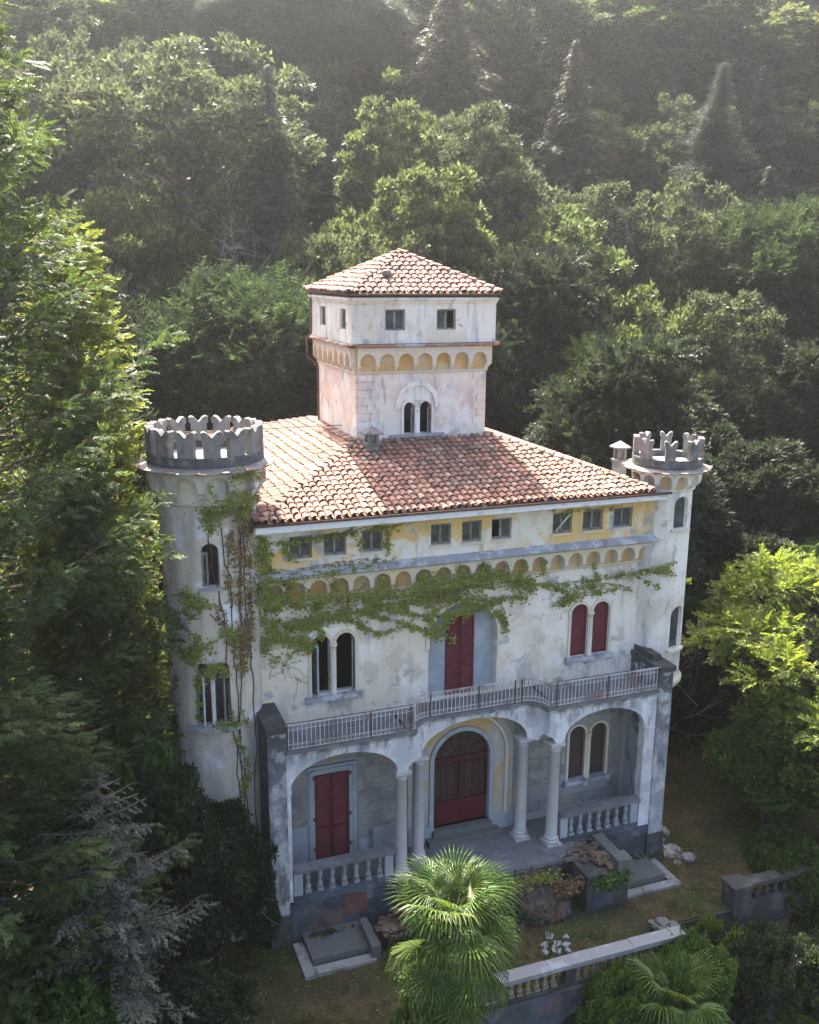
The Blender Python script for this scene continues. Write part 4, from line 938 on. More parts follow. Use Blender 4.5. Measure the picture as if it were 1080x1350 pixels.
b = MB(); nx = 26; g = random.Random(8); prof_ = [(-.74, 1.16), (-.95, 1.16), (-1.25, .85), (-1.65, .55), (-1.95, .35), (-2.12, -.1), (-2.2, -.7)]
vs = []; fs = []
for i in range(nx+1):
    for j, (y, z) in enumerate(prof_): vs.append((5.2+i*5.1/nx, y+(g.uniform(-.09, .09) if j > 1 else 0), z+(g.uniform(-.10, .10) if 1 < j < 6 else 0)))
for i in range(nx):
    for j in range(6): q = i*7+j; fs.append((q, q+7, q+8, q+1))
fs.append(tuple(nx*7+j for j in range(7))); b.add(vs, fs); T_(b, 'battered_wall', 'batter')
b = MB(); b.xbox(10.9, 12.6, -2.05, -.1, -.7, 1.2); T_(b, 'stair_block', 'pier_dark')
b = MB(); b.xbox(11.15, 12.0, -2.075, -2.04, -.05, .95); T_(b, 'block_panel', 'base_dark')
b = MB(); b.xbox(12.2, 12.62, -1.5, -.1, 1.2, 1.5, jit=.02); b.xbox(12.1, 12.7, -2.1, -1.5, 1.2, 1.62, jit=.02); T_(b, 'parapet_stone', 'slab')
b = MB()
for k in range(4): b.xbox(5.2-k*.5, 5.7-k*.5, -1.6, -.1, -.4, .95-k*.3, jit=.02)
T_(b, 'broken_steps', 'debris')
b = MB(); b.xbox(2.95, 3.25, -1.75, -.2, -.4, .3, jit=.02); T_(b, 'kerb_stone', 'slab')
def rough_heap(name, pts, mat, lab, cat, n=60, s=(.08, .22), seed=3):
    g = random.Random(seed); b = MB()
    for i in range(n):
        x0, y0, z0, sx, sy = g.choice(pts); x = x0+g.gauss(0, sx); y = y0+g.gauss(0, sy); q = g.uniform(*s)
        vs = []; 
        for k in range(8): vs.append((x+((k & 1)-.5)*q*g.uniform(.7, 1.6), y+((k >> 1 & 1)-.5)*q*g.uniform(.7, 1.6), z0+((k >> 2)-.4)*q*.5*g.uniform(.5, 1.2)))
        b.add(vs, [(0, 2, 3, 1), (4, 5, 7, 6), (0, 1, 5, 4), (2, 6, 7, 3), (0, 4, 6, 2), (1, 3, 7, 5)])
    return tag(b.build(name, M[mat]), lab, cat, kind='stuff')
rough_heap('stair_rubble', [(5.0, -.6, 1.15, .35, .35), (4.5, -1.0, .8, .3, .3), (3.9, -1.2, .45, .3, .3), (11.6, -.7, 1.3, .3, .3), (12.0, -1.2, 1.35, .2, .3)], 'debris', 'brown crumbled stones and earth where the terrace stairs collapsed', 'rubble', 190)
ORD = ['first', 'second', 'third', 'fourth', 'fifth', 'sixth', 'seventh', 'eighth', 'ninth', 'tenth', 'eleventh', 'twelfth', 'thirteenth', 'fourteenth', 'fifteenth', 'sixteenth']
rr = MB(); g = random.Random(5)
for i, (x, y, q) in enumerate([(9.0, -2.75, .34), (9.05, -3.2, .36), (8.7, -3.1, .4), (8.85, -3.5, .42), (9.35, -3.35, .3), (9.55, -3.0, .24), (8.5, -3.45, .3), (9.25, -3.65, .22)]):
    b = MB(); a = g.uniform(0, 6); n = 6; P2 = [(x+q*.5*math.cos(a+k*PI/3)*g.uniform(.4, 1.35), y+q*.55*math.sin(a+k*PI/3)*g.uniform(.4, 1.35)) for k in range(n)]
    b.add([(px, py, -.22) for px, py in P2]+[(px, py, -.13+g.uniform(-.02, .03)) for px, py in P2], [tuple(range(5, -1, -1)), tuple(range(6, 12))]+[(k, (k+1) % 6, 6+(k+1) % 6, 6+k) for k in range(6)])
    tag(b.build('stone_fragment', M['rubble']), ['squarish', 'small squarish', 'wide flat', 'largest', 'narrow', 'smallest round', 'thin', 'lowest'][i]+' pale broken stone, '+ORD[i]+' from the terrace wall on the lawn', 'stone', 'broken pale stones on the lawn')
for side, (x0, x1), lab in ((0, (.95, 3.0), 'mossy square stone slab with pale kerb beside the left corner pier'), (1, (12.75, 14.7), 'mossy square stone slab with pale kerb in front of the right balustrade')):
    e = empty('stone_pad', ((x0+x1)/2, -.7, -.25), lab, 'slab'); eo = Vector(e.location)
    b = MB(); b.xbox(x0+.05, x1, -1.35, .1, -.3, .02, jit=.012); T_(b, 'slab', 'slab', e, eo)
    xa, xb = (x0-.33, x1+.05) if side == 0 else (x0-.05, x1+.42)
    b = MB(); b.xbox(xa, xb, -1.85, -1.48, -.3, -.14, jit=.01); T_(b, 'kerb', 'slab_light', e, eo)
    b = MB(); (b.xbox(xa, x0+.02, -1.478, -.15, -.3, -.14, jit=.01) if side == 0 else b.xbox(x1+.05, xb, -1.478, .3, -.3, -.14, jit=.01)); T_(b, 'kerb', 'slab_light', e, eo)
# garden balustrades on the retaining wall
def garden_bal(x0, x1, y, zb, lab, mat='baluster_brown', cop='coping', posts=(), pitch=.3):
    e = empty('garden_balustrade', (x0, y, zb), lab, 'balustrade'); eo = Vector(e.location)
    bmh = baluster_mesh(.62, .11, mat, 'baluster', 8)
    b = MB(); b.xbox(x0, x1, y-.2, y+.2, zb-.05, zb+.06); T_(b, 'base_rail', 'pier_dark', e, eo)
    x = x0; k = 0
    while x < x1-.05:
        xe = min(x+1.55, x1); b = MB(); b.xbox(x+.006, xe-.006, y-.24, y+.24, zb+.682, zb+.84, jit=.012); T_(b, 'coping_stone', cop, e, eo); x = xe
    for px in posts: b = MB(); b.xbox(px-.17, px+.17, y-.16, y+.16, zb+.06, zb+.68); T_(b, 'balustrade_post', 'pier_dark', e, eo)
    x = x0+.3
    while x < x1-.1:
        if not any(abs(x-p) < .27 for p in posts): o = link('baluster', bmh, e, (x-eo.x, y-eo.y, zb+.06-eo.z))
        x += pitch
    return e
garden_bal(4.7, 12.9, -4.85, -.25, 'mossy brown garden balustrade with pale coping at the lawn edge', posts=(4.9, 8.55, 12.7))
garden_bal(16.1, 24, -3.4, -.25, 'dark balustrade ending in a square post under the right tree', 'pier_dark', 'pier_dark', posts=(16.3, 19.5, 22.5), pitch=.42)
b = MB(); b.xbox(15.95, 16.65, -3.75, -3.05, -.5, .55); b.xbox(15.9, 16.7, -3.8, -3.0, .55, .68); tag(b.build('gate_pier', M['pier_dark']), 'square stone pier toned dark for shade at the end of the right balustrade', 'pier')  # dark material paints in shade where the sun would strike the pier
rough_heap('coping_rubble', [(12.8, -4.3, .3, .15, .3), (12.8, -4.0, .0, .15, .3)], 'slab', 'broken stones piled at the end of the pale garden coping', 'rubble', 40, (.1, .3), 9)
b = MB(); panel(rect(-12, 13.4, -3.6, -.28), [arch(8.0, 9.5, -3.4, -1.95), arch(3.4, 4.9, -3.4, -1.95)], plane(0, -5.16), 0, -.3, None, None, None, mb=b); tag(b.build('garden_retaining_wall', M['base_dark']), 'stained grey blue retaining wall with arched niches under the garden balustrade', 'wall')
b = MB(); b.xbox(13.7, 26, -3.64, -3.3, -3.6, -.29); tag(b.build('lower_retaining_wall', M['pier_dark']), 'dark retaining wall under the right balustrade', 'wall')
e = empty('lower_garden_wall', (16.5, -6.2, -3.4), 'low overgrown wall with a pale broken coping at the lower right', 'wall'); eo = Vector(e.location)
b = MB(); b.xbox(13.6, 21, -6.35, -6.0, -3.5, -.75); T_(b, 'wall_body', 'pier_dark', e, eo)
b = MB(); b.xbox(13.5, 21, -6.45, -5.9, -.75, -.6, jit=.02); T_(b, 'wall_coping', 'slab', e, eo)
b = MB(); g = random.Random(4)
for k in range(16):
    x = 15.7+g.uniform(-.1, .8)+max(0, (k-8)*.05); y = -.6+k*.16; q = g.uniform(.35, .7)
    bb = MB(); a = g.uniform(0, 6); P2 = [(x+q*.5*math.cos(a+j*PI/3)*g.uniform(.8, 1.2), y+q*.5*math.sin(a+j*PI/3)*g.uniform(.8, 1.2)) for j in range(6)]
    bb.add([(px, py, -.3) for px, py in P2]+[(px, py, -.17+.01*k % .04) for px, py in P2], [tuple(range(5, -1, -1)), tuple(range(6, 12))]+[(j, (j+1) % 6, 6+(j+1) % 6, 6+j) for j in range(6)])
    tag(bb.build('flagstone', M['slab_light']), 'irregular grey flagstone beside the right corner pier, '+ORD[k]+' counted from its front edge backwards', 'flagstone', 'flagstones beside the right pier')
# turquoise lattice, cable
b = MB()
for k in range(8):
    b.tube([(-1.75+k*.16, .25, 2.0), (-1.15+k*.16, .45, 3.5)], .016, 4); b.tube([(-1.15+k*.16, .25, 2.0), (-1.75+k*.16, .45, 3.5)], .016, 4)
tag(b.build('trellis', M['cyan']), 'leaning turquoise wooden trellis among the shrubs by the round tower', 'trellis')
b = MB(); b.tube([(-40, 20, 16.0), (-20, 15, 15.8), (-2, 10, 15.9), (5.0, 8, 16.2)], .015, 4); tag(b.build('overhead_cable', M['pipe']), 'thin cable strung from the trees to the belvedere shaft', 'cable')

# ------------------------------------------------------------------ tree kinds
def t_fan(nseg=26, L=1.0, W=.075, pet=.9, seed=0, droopt=.35, arc=290):
    """fan palm leaf: stalk then folded segments radiating from the hand"""
    g = np.random.default_rng(seed); Pp = []
    Pp.append((np.array([[-.012, 0, 0], [.012, 0, 0], [.01, pet, -.05*pet], [-.01, pet, -.05*pet]]), np.array([[0, 1, 2], [0, 2, 3]])))
    c = np.array([0, pet, -.05*pet])
    for i in range(nseg):
        a = math.radians(-arc/2+arc*(i+.5)/nseg); l = L*(.72+.28*math.cos(a*.62))*g.uniform(.93, 1.04)
        d = np.array([math.sin(a), math.cos(a), 0]); s = np.array([math.cos(a), -math.sin(a), 0]); w = W*.5; dr = droopt*g.uniform(.5, 1.6)
        p0 = c; p1 = c+d*l*.35+np.array([0, 0, .05]); p2 = c+d*l*.72+np.array([0, 0, .02-.08*dr]); p3 = c+d*l*(1-.12*dr)+np.array([0, 0, -.12-.5*dr*l])
        f = np.array([0, 0, .035]); V = np.array([p0, p1-s*w*.75, p1+f*.6, p1+s*w*.75, p2-s*w*.8-f*.3, p2+f*.3, p2+s*w*.8-f*.3, p3])
        T = np.array([[0, 1, 2], [0, 2, 3], [1, 4, 5], [1, 5, 2], [2, 5, 6], [2, 6, 3], [4, 7, 5], [5, 7, 6]]); Pp.append((V, T))
    return joinVT(Pp)
PROTO = {}
def reg(kind, H, R, data): PROTO[kind] = (H, R, data)
thuja_t = [t_frond(6, 1, .5, .12, .25, .22, 42, k, .15) for k in range(4)]
feather_t = [t_frond(11, 1, .34, .06, .55, .45, 68, 10+k, .12) for k in range(3)]
spruce_t = [t_frond(8, 1, .40, .10, .3, .3, 50, 20+k, .35) for k in range(3)]
pine_t = [t_cluster(12, .75, .05, 30+k, .9) for k in range(3)]
reg('chestnut', 18, 7.5, broadleaf('chestnut', 1, 18, 7.5, 4, 'lf_broad', 190, 105, .36, .17, pr=(.08, .20), r0=.3))
reg('broad', 18, 5, broadleaf('leafy_tree', 2, 18, 5, 4.5, 'lf_broad', 170, 100, .30, .14, pr=(.09, .24)))
reg('broad2', 16, 5.4, broadleaf('leafy_tree', 32, 16, 5.4, 3.5, 'lf_light', 140, 90, .34, .15, pr=(.09, .26)))
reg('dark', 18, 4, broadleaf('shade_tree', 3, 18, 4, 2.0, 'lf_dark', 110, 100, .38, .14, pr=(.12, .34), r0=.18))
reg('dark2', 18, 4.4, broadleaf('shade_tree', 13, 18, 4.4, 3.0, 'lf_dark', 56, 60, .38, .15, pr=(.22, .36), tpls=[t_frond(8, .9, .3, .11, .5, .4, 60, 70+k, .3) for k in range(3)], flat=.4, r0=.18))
reg('lighttree', 18, 4, broadleaf('light_tree', 4, 18, 4, 4, 'lf_light', 130, 95, .32, .15, pr=(.10, .28)))
reg('feather', 18, 4.6, broadleaf('mimosa', 5, 18, 4.6, 3, 'lf_feather', 62, 62, pr=(.22, .4), tpls=feather_t, flat=.34, sc=(.8, 1.5)))
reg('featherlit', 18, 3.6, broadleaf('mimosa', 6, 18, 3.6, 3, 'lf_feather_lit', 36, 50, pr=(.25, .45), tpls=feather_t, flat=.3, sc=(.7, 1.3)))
reg('spruce', 20, 4.6, conifer('spruce', 7, 20, 4.6, 'lf_spruce', 300, .45, 1.15, .06, .85, .36, spruce_t, .75))
reg('bluefir', 20, 4, conifer('fir', 8, 20, 4.0, 'lf_bluegreen', 280, .25, 1.1, .04, .9, .38, spruce_t, .45))
reg('bluepine', 18, 4, conifer('pine', 9, 18, 4.2, 'lf_bluegreen', 230, .05, 1.15, .1, .9, .5, [t_cluster(14, .9, .045, 40+k, .8) for k in range(3)], .1))
reg('pine', 20, 6, broadleaf('pine', 10, 20, 6, 9, 'lf_bluegreen', 44, 120, pr=(.18, .34), tpls=pine_t, flat=.3, r0=.34))
KNAME = {'broad2': 'leafy_tree', 'chestnut': 'chestnut_tree', 'broad': 'leafy_tree', 'dark': 'shade_tree', 'dark2': 'shade_tree', 'lighttree': 'light_tree', 'feather': 'mimosa_tree', 'featherlit': 'mimosa_tree', 'spruce': 'spruce_tree', 'bluefir': 'fir_tree', 'bluepine': 'blue_pine_tree', 'pine': 'pine_tree'}
def tree(kind, x, y, zb, h, R, lab, group=None, rz=None, name=None, cat='tree'):
    H0, R0, (nm, tm, cmh) = PROTO[kind]; rz = random.uniform(0, 6.28) if rz is None else rz
    e = empty(name or KNAME[kind], (x, y, zb), lab, cat, group); e.rotation_euler = (random.gauss(0, .03), random.gauss(0, .03), rz); e.scale = (R/R0, R/R0, h/H0)
    link('trunk', tm, e); link('crown', cmh, e); return e
random.seed(11)
TREES = [
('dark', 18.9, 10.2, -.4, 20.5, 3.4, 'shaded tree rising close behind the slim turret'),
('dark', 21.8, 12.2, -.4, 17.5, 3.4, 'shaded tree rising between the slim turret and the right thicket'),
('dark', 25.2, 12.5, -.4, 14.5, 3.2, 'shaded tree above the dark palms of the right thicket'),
('chestnut', 4.6, 40, 15.0, 20.7, 8.0, 'huge rounded chestnut with sunlit pale crown at the upper left'),
('chestnut', -3.9, 46, 19.5, 17.1, 4.3, 'rounded sunlit tree crown behind the tall cypress at the upper left'),
('bluefir', 8.1, 35, 11.3, 23.1, 5.3, 'dark blue green fir standing before the huge chestnut'),
('pine', 19.0, 56, 27.3, 19.5, 6.2, 'tall pine with a bare dark trunk above the light green tree'),
('lighttree', 16.5, 36, 12.0, 21.2, 3.3, 'slender light green tree just left of the tall brown spruce'),
('lighttree', 16.4, 28, 6.1, 22.3, 3.6, 'light green tree directly behind the belvedere roof'),
('spruce', 26.0, 50, 22.4, 23.6, 8.9, 'tall drooping brownish spruce at the top centre'),
('spruce', 34.4, 44, 17.9, 21.7, 7.3, 'dense brownish spruce with a pointed tip right of centre'),
('broad', 24.8, 37, 12.7, 20.2, 4.1, 'rounded tree crown between the two brown spruces'),
('broad', 26.6, 31, 8.3, 19.9, 4.7, 'broad grey green crown right of the belvedere roof'),
('bluepine', 45.9, 42, 16.5, 21.9, 6.4, 'pale blue green pine with a feathery tip at the upper right'),
('chestnut', 47.6, 47, 20.5, 15.8, 4.6, 'rounded sunlit crown left of the pale blue green pine'),
('chestnut', 55.9, 48, 24.9, 12.8, 4.7, 'rounded sunlit crown right of the pale blue green pine'),
('chestnut', 60.8, 46, 25.2, 9.6, 3.5, 'sunlit crown cut by the right edge below the top'),
('chestnut', 38.1, 32, 9.1, 18.7, 5.1, 'light crowned broad tree in the middle of the right slope'),
('feather', 42.6, 27, 5.2, 23.8, 4.1, 'tall feathery green tree at the right edge of the slope'),
('feather', 4.3, 22, 0.0, 24.4, 4.5, 'wide dark mimosa with layered feathery boughs left of the belvedere'),
('broad', -0.3, 34, 10.5, 18.3, 4.2, 'dark leafy tree with visible trunks behind the tall cypress'),
('featherlit', 24.0, 19, -0.5, 20.3, 2.9, 'small feathery mimosa coloured bright as if sunlit right of the belvedere'),
('dark', 20.2, 23, 0.7, 23.5, 3.9, 'dark leafy tree close behind the right side of the belvedere'),
('broad', 29.7, 25, 2.7, 20.4, 4.0, 'dark green tree below the light crowned broad tree'),
('broad', 33.8, 22, 0.0, 20.9, 3.9, 'dark leafy tree above the slim turret'),
('dark', 37.2, 19, -0.5, 19.3, 3.6, 'dark dense tree at the right edge level with the roof'),
('broad', -1.9, 64, 33.3, 12.8, 7.4, 'dim hazy tree crown in the top left corner'),
('broad', 7.3, 66, 35.9, 13.5, 6.5, 'dim hazy crown above the huge chestnut'),
('pine', 12.5, 58, 29.0, 16.8, 5.2, 'hazy pine left of the tall pine with the bare trunk'),
('broad', 38.3, 62, 31.4, 19.1, 7.1, 'dim hazy crown between the spruces at the top'),
('broad', 50.5, 66, 35.6, 15.9, 7.6, 'shaded hazy crown at the top above the pointed spruce'),
('lighttree', 53.9, 58, 31.5, 18.6, 6.1, 'hazy light green crown at the top right'),
('lighttree', 63.4, 55, 32.8, 13.6, 5.5, 'hazy light green tree in the top right corner'),
('broad', 27.0, 68, 37.3, 14.9, 7.1, 'dim hazy crown behind the tall pine at the top centre'),
('dark', 1.6, 23, 0.7, 19.4, 4.2, 'dark layered tree right behind the round tower'),
('dark', 6.1, 22, 0.1, 19.7, 3.1, 'dark tree in the shade left of the belvedere shaft'),
('dark', 21.1, 22, 0.0, 18.7, 3.3, 'dark tree in the shade right of the belvedere shaft'),
('dark', 26.7, 17, -0.6, 17.5, 3.5, 'dark tree behind the battlements of the slim turret'),
('dark', 29.3, 13, -0.6, 15.4, 3.2, 'dark thicket tree right of the slim turret'),
('dark', 30.5, 10, -0.5, 13.8, 2.3, 'dark thicket tree at the right edge above the palms'),
('dark', -2.4, 24, 1.6, 21.1, 3.4, 'shaded leafy tree between the tall cypress and the wide mimosa'),
('broad', 10.9, 29, 6.9, 20.5, 3.7, 'grey green tree left of the belvedere roof'),
('broad', 10.8, 23, 0.7, 23.3, 3.2, 'dark green tree touching the left side of the belvedere roof'),
('dark', 15.2, 20, -0.6, 23.4, 2.8, 'dark green crown peeking behind the belvedere roof'),
('broad', 33.4, 36, 12.0, 16.1, 4.1, 'grey green crown under the pointed spruce'),
('broad', 42.9, 30, 7.6, 17.9, 4.3, 'green leafy crown left of the feathery tree at the right edge'),
('dark', -2.7, 14, -0.6, 18.5, 2.5, 'dark tree hidden in the shade left of the round tower'),
('dark', 27.2, 27, 5.2, 17.0, 3.8, 'dim tree between the belvedere and the sunlit mimosa'),
('dark', 31.5, 21, -0.4, 11.2, 3.3, 'dark tree in the shade right behind the slim turret'),

]
GRP = 'trees standing on the wooded slope'
for k, x, y, zb, h, R, lab in TREES:
    if k == 'dark' and random.random() < .5: k = 'dark2'
    if k == 'broad' and random.random() < .4: k = 'broad2'
    tree(k, x, y, zb, h, R*1.12, lab, GRP)
def project(x, y, z):
    v = Vector((x, y, z))-CAM; w = v.dot(f_); return 540+FPX*v.dot(r2)/w, 675-FPX*v.dot(u2)/w
HERO = [project(x, y, zb+h*.8)+(' '.join(lab.replace('cut by', 'at').split()[:9]),) for k, x, y, zb, h, R, lab in TREES]
KD = {'broad2': 'pale leafy tree', 'broad': 'plain leafy tree', 'dark': 'narrow shaded tree', 'dark2': 'dark layered tree', 'lighttree': 'lighter green tree', 'feather': 'feathery tree', 'chestnut': 'small chestnut', 'spruce': 'small spruce', 'bluefir': 'small fir'}
SEEN = set()
kinds = ['broad', 'dark', 'broad2', 'lighttree', 'broad', 'feather', 'chestnut', 'spruce', 'bluefir', 'spruce', 'broad2']
FILL = []
y = 22.0
while y < 112:
    x = -18+y*.02
    while x < 85:
        xx = x+random.uniform(-2, 2); yy = y+random.uniform(-2.5, 2.5); px, py = project(xx, yy, th(xx, yy)+9)
        if -140 < px < 1230 and py > -260 and all((xx-t[1])**2+(yy-t[2])**2 > 14 for t in TREES): FILL.append((xx, yy))
        x += 6.6
    y += 7.0
for xx, yy in FILL:
    k = random.choice(kinds if yy > 34 else ['dark', 'dark2', 'broad', 'dark2']); h = random.uniform(9, 15.5)*(1.25 if k in ('spruce', 'bluefir') else 1)
    px, py = project(xx, yy, th(xx, yy)+h*.8); best = sorted(HERO, key=lambda q: math.hypot(q[0]-px, q[1]-py))
    for q in best[:12]:
        dx, dy = px-q[0], py-q[1]; rel = ('right of' if dx > 0 else 'left of') if abs(dx) > abs(dy) else ('just above' if dy < 0 else 'just below')
        lab = KD[k]+' '+rel+' the '+q[2]
        if lab not in SEEN: break
    SEEN.add(lab); tree(k, xx, yy, th(xx, yy)-.3, h, random.uniform(3.6, 5.0)*(1.5 if k in ('spruce', 'bluefir') else 1), lab, 'filler trees on the wooded slope')
# ------------------------------------------------------------------ near trees
Dm = plume('tall_cypress', 21, 32.0, 4.7, 'lf_thuja', 350, .02, thuja_t, lambda t: min(1, 1.9*(1-t)+.14)**.8, 58, .46, .3)
e = empty('tall_cypress', (-8.3, 1.2, -.3), 'tall dark green cypress filling the left edge from top to bottom', 'tree'); link('trunk', Dm[1], e); link('crown', Dm[2], e)
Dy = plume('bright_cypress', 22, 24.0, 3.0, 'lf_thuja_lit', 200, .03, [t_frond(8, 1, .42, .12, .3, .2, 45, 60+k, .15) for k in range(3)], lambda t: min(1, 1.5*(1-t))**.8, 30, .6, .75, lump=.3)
e = empty('bright_cypress', (-4.9, 4.4, -.3), 'cypress with upswept boughs coloured as if sunlit behind the round tower', 'tree'); link('trunk', Dy[1], e); link('crown', Dy[2], e)
e = empty('low_cypress', (-8.9, -3.6, -.3), 'dark bushy cypress in the lower left corner', 'tree', rz=2.1); e.scale = (.8, .8, .50); link('trunk', Dm[1], e); link('crown', Dm[2], e)
e = empty('low_cypress', (-4.9, 1.6, -.3), 'dark green cypress pressed against the left side of the round tower', 'tree', rz=.7); e.scale = (.42, .42, .52); link('trunk', Dm[1], e); link('crown', Dm[2], e)
Ds = conifer('blue_spruce', 23, 10.2, 3.0, 'lf_silver', 120, .18, .62, .05, .46, .22, [t_frond(8, 1, .34, .11, .35, .12, 48, 50+k, .45) for k in range(4)], .12, r0=.16)
e = empty('blue_spruce', (-5.3, -4.5, -.3), 'silvery blue spruce with bare gaps between its boughs at the lower left', 'tree'); link('trunk', Ds[1], e); link('crown', Ds[2], e)
Dr = broadleaf('yellow_tree', 29, 11.8, 5.6, 3.6, 'lf_yellow', 62, 50, pr=(.12, .24), tpls=[t_frond(9, .7, .26, .085, .5, .35, 62, 80+k, .25) for k in range(3)], flat=.3, r0=.2)
e = empty('yellow_tree', (23.4, 1.2, -.3), 'bright yellow green feathery tree at the right edge', 'tree'); link('trunk', Dr[1], e); link('crown', Dr[2], e)
Db = broadleaf('bush', 25, 4, 2.4, .3, 'lf_bush', 90, 95, .18, .10, pr=(.12, .34), flat=.8, r0=.06)
Dk = broadleaf('shrub', 26, 4, 2.4, .3, 'lf_shrub', 90, 95, .18, .09, pr=(.12, .34), flat=.8, r0=.06)
def shrub(Dd, x, y, z, R, h, lab, name='shrub', group=None):
    e = empty(name, (x, y, z), lab, 'shrub', group, random.uniform(0, 6)); e.scale = (R/2.4, R/2.4, h/4); link('stem', Dd[1], e); link('foliage', Dd[2], e); return e
shrub(Db, 22.6, -1.0, -.3, 4.0, 6.4, 'large green leafy bush under the yellow green tree')
shrub(Db, 19.5, -2.6, -3.4, 1.6, 4.6, 'green creeper bush hanging over the dark balustrade on the right')
shrub(Db, 20.6, .2, -.3, 2.2, 4.4, 'rounded green bush left of the large bush by the right lawn')
shrub(Dk, 25.5, 4.5, -.3, 3.5, 6.0, 'dark bush in the shade behind the yellow green tree')
shrub(Dk, -1.9, -.3, -.3, 1.6, 5.0, 'dark evergreen shrub hiding the foot of the round tower')
shrub(Dk, -3.5, -1.2, -.3, 1.7, 6.6, 'tall dark shrub between the blue spruce and the round tower')
shrub(Dk, -.7, -.75, -.3, .75, 3.6, 'low dark shrub against the left corner pier')
shrub(Db, -4.4, .2, -.3, 1.6, 8.6, 'yellowish leafy bush behind the tall dark shrub')
shrub(Db, -6.6, -4.0, -.3, 2.4, 5.2, 'green bush among the boughs of the blue spruce')
shrub(Dk, -3.4, -4.4, -.3, 1.5, 2.8, 'small dark shrub at the foot of the blue spruce')
shrub(Db, 9.7, -6.0, -3.4, 1.2, 3.9, 'green bush climbing over the balusters of the garden balustrade')
shrub(Db, 12.6, -5.9, -3.4, 1.5, 4.1, 'green bush at the end of the pale garden coping')
shrub(Dk, 15.2, -6.1, -3.4, 1.5, 3.5, 'brownish green creeper bush over the low overgrown wall')
shrub(Dk, 17.8, -6.6, -3.4, 1.6, 2.9, 'grey green shrub in the lower right corner')
Dyb = broadleaf('yellow_shrub', 27, 4, 2.4, .3, 'lf_yellow', 30, 120, .24, .13, pr=(.16, .28), flat=.8, r0=.05)
shrub(Dyb, 14.3, -5.2, -3.4, 1.1, 4.0, 'yellow green shrub between the two garden balustrades')
shrub(Dyb, 2.3, -7.3, -3.4, 1.0, 6.6, 'small sunlit yellow shrub at the foot of the fan palm')
for x, y, R, h, lab in ((27, 9.5, 3.2, 4.4, 'dark undergrowth bush below the palms on the right'), (21.5, 9.5, 2.8, 4.8, 'dark bush in the shade behind the slim turret'), (24, 8.2, 2.6, 3.2, 'low dark bush at the far edge of the right lawn'), (18.6, 11.5, 3.0, 5.5, 'dark bush beside the rear of the villa'), (-4.5, 9.5, 3.0, 7.0, 'dark bush in the gap left of the round tower'), (31, 7.0, 3.2, 6.0, 'dark bush at the right edge beneath the thicket')):
    shrub(Dk, x, y, th(x, y)-.3, R, h, lab)
# fan palms
FAN = [tri_mesh('palm_leaf', *t_fan(32, 1.0, .055, 1.0, k, .15+.35*k), M['lf_palm']) for k in range(3)]
FANOLD = tri_mesh('palm_leaf', *t_fan(24, .9, .07, .9, 9, 1.3), M['lf_palmold'])
def fanpalm(x, y, z, H, s, n, lab, rz=0, small=False):
    e = empty('fan_palm', (x, y, z), lab, 'palm'); g = random.Random(int(x*10)+n); b = MB()
    b.tube([(0, 0, -.3), (.05, .03, H*.5), (0, 0, H)], [.16, .14, .17], 10); b.build('trunk', M['bark'], e)
    for i in range(n):
        t = (i+.5)/n; el = math.radians(88-t**1.15*135+g.uniform(-11, 11)); az = i*2.39996+rz+g.uniform(-.35, .35)
        me = FAN[0 if t < .3 else (1 if t < .65 else 2)]
        if (t > .93 or (t > .6 and g.random() < .12)) and not small: me = FANOLD
        o = link('palm_leaf', me, e, (0, 0, H-(1.9 if H > 8 and not small else .3)*max(0, t-.35)*1.5)); q = s*g.uniform(.72, 1.14)*(.8+.3*min(1, t*3))
        F = Vector((math.cos(az)*math.cos(el), math.sin(az)*math.cos(el), math.sin(el))); rot = F.to_track_quat('Y', 'Z').to_matrix().to_4x4() @ Matrix.Rotation(g.uniform(-.35, .35), 4, 'Y') @ Matrix.Rotation(math.radians(-28+40*t*g.uniform(.2, 1)), 4, 'X')
        # the blade tips over at the end of its stalk
        o.matrix_basis = Matrix.Translation(o.location) @ rot @ Matrix.Scale(q, 4)
    return e
fanpalm(3.5, -7.1, -3.4, 8.5, .98, 66, 'big fan palm with bright leaves in front of the terrace')
fanpalm(11.5, -6.6, -3.4, 3.0, .92, 34, 'dark fan palm below the garden coping at the bottom right', small=True)
fanpalm(16.6, -7.3, -3.4, .9, .9, 22, 'low fan palm at the bottom right corner', small=True)
for x, y, H, s, lab in ((28.0, 8.0, 8.6, 1.25, 'dark fan palm in the shade at the right edge'), (24.6, 9.5, 7.0, 1.2, 'dark fan palm in the thicket right of the slim turret'), (26.2, 7.0, 6.0, 1.2, 'fan palm just above the yellow green tree'), (29.8, 9.5, 6.5, 1.1, 'fan palm half hidden behind the right edge thicket')):
    fanpalm(x, y, th(x, y)-.2, H, s, 34, lab, x, True)
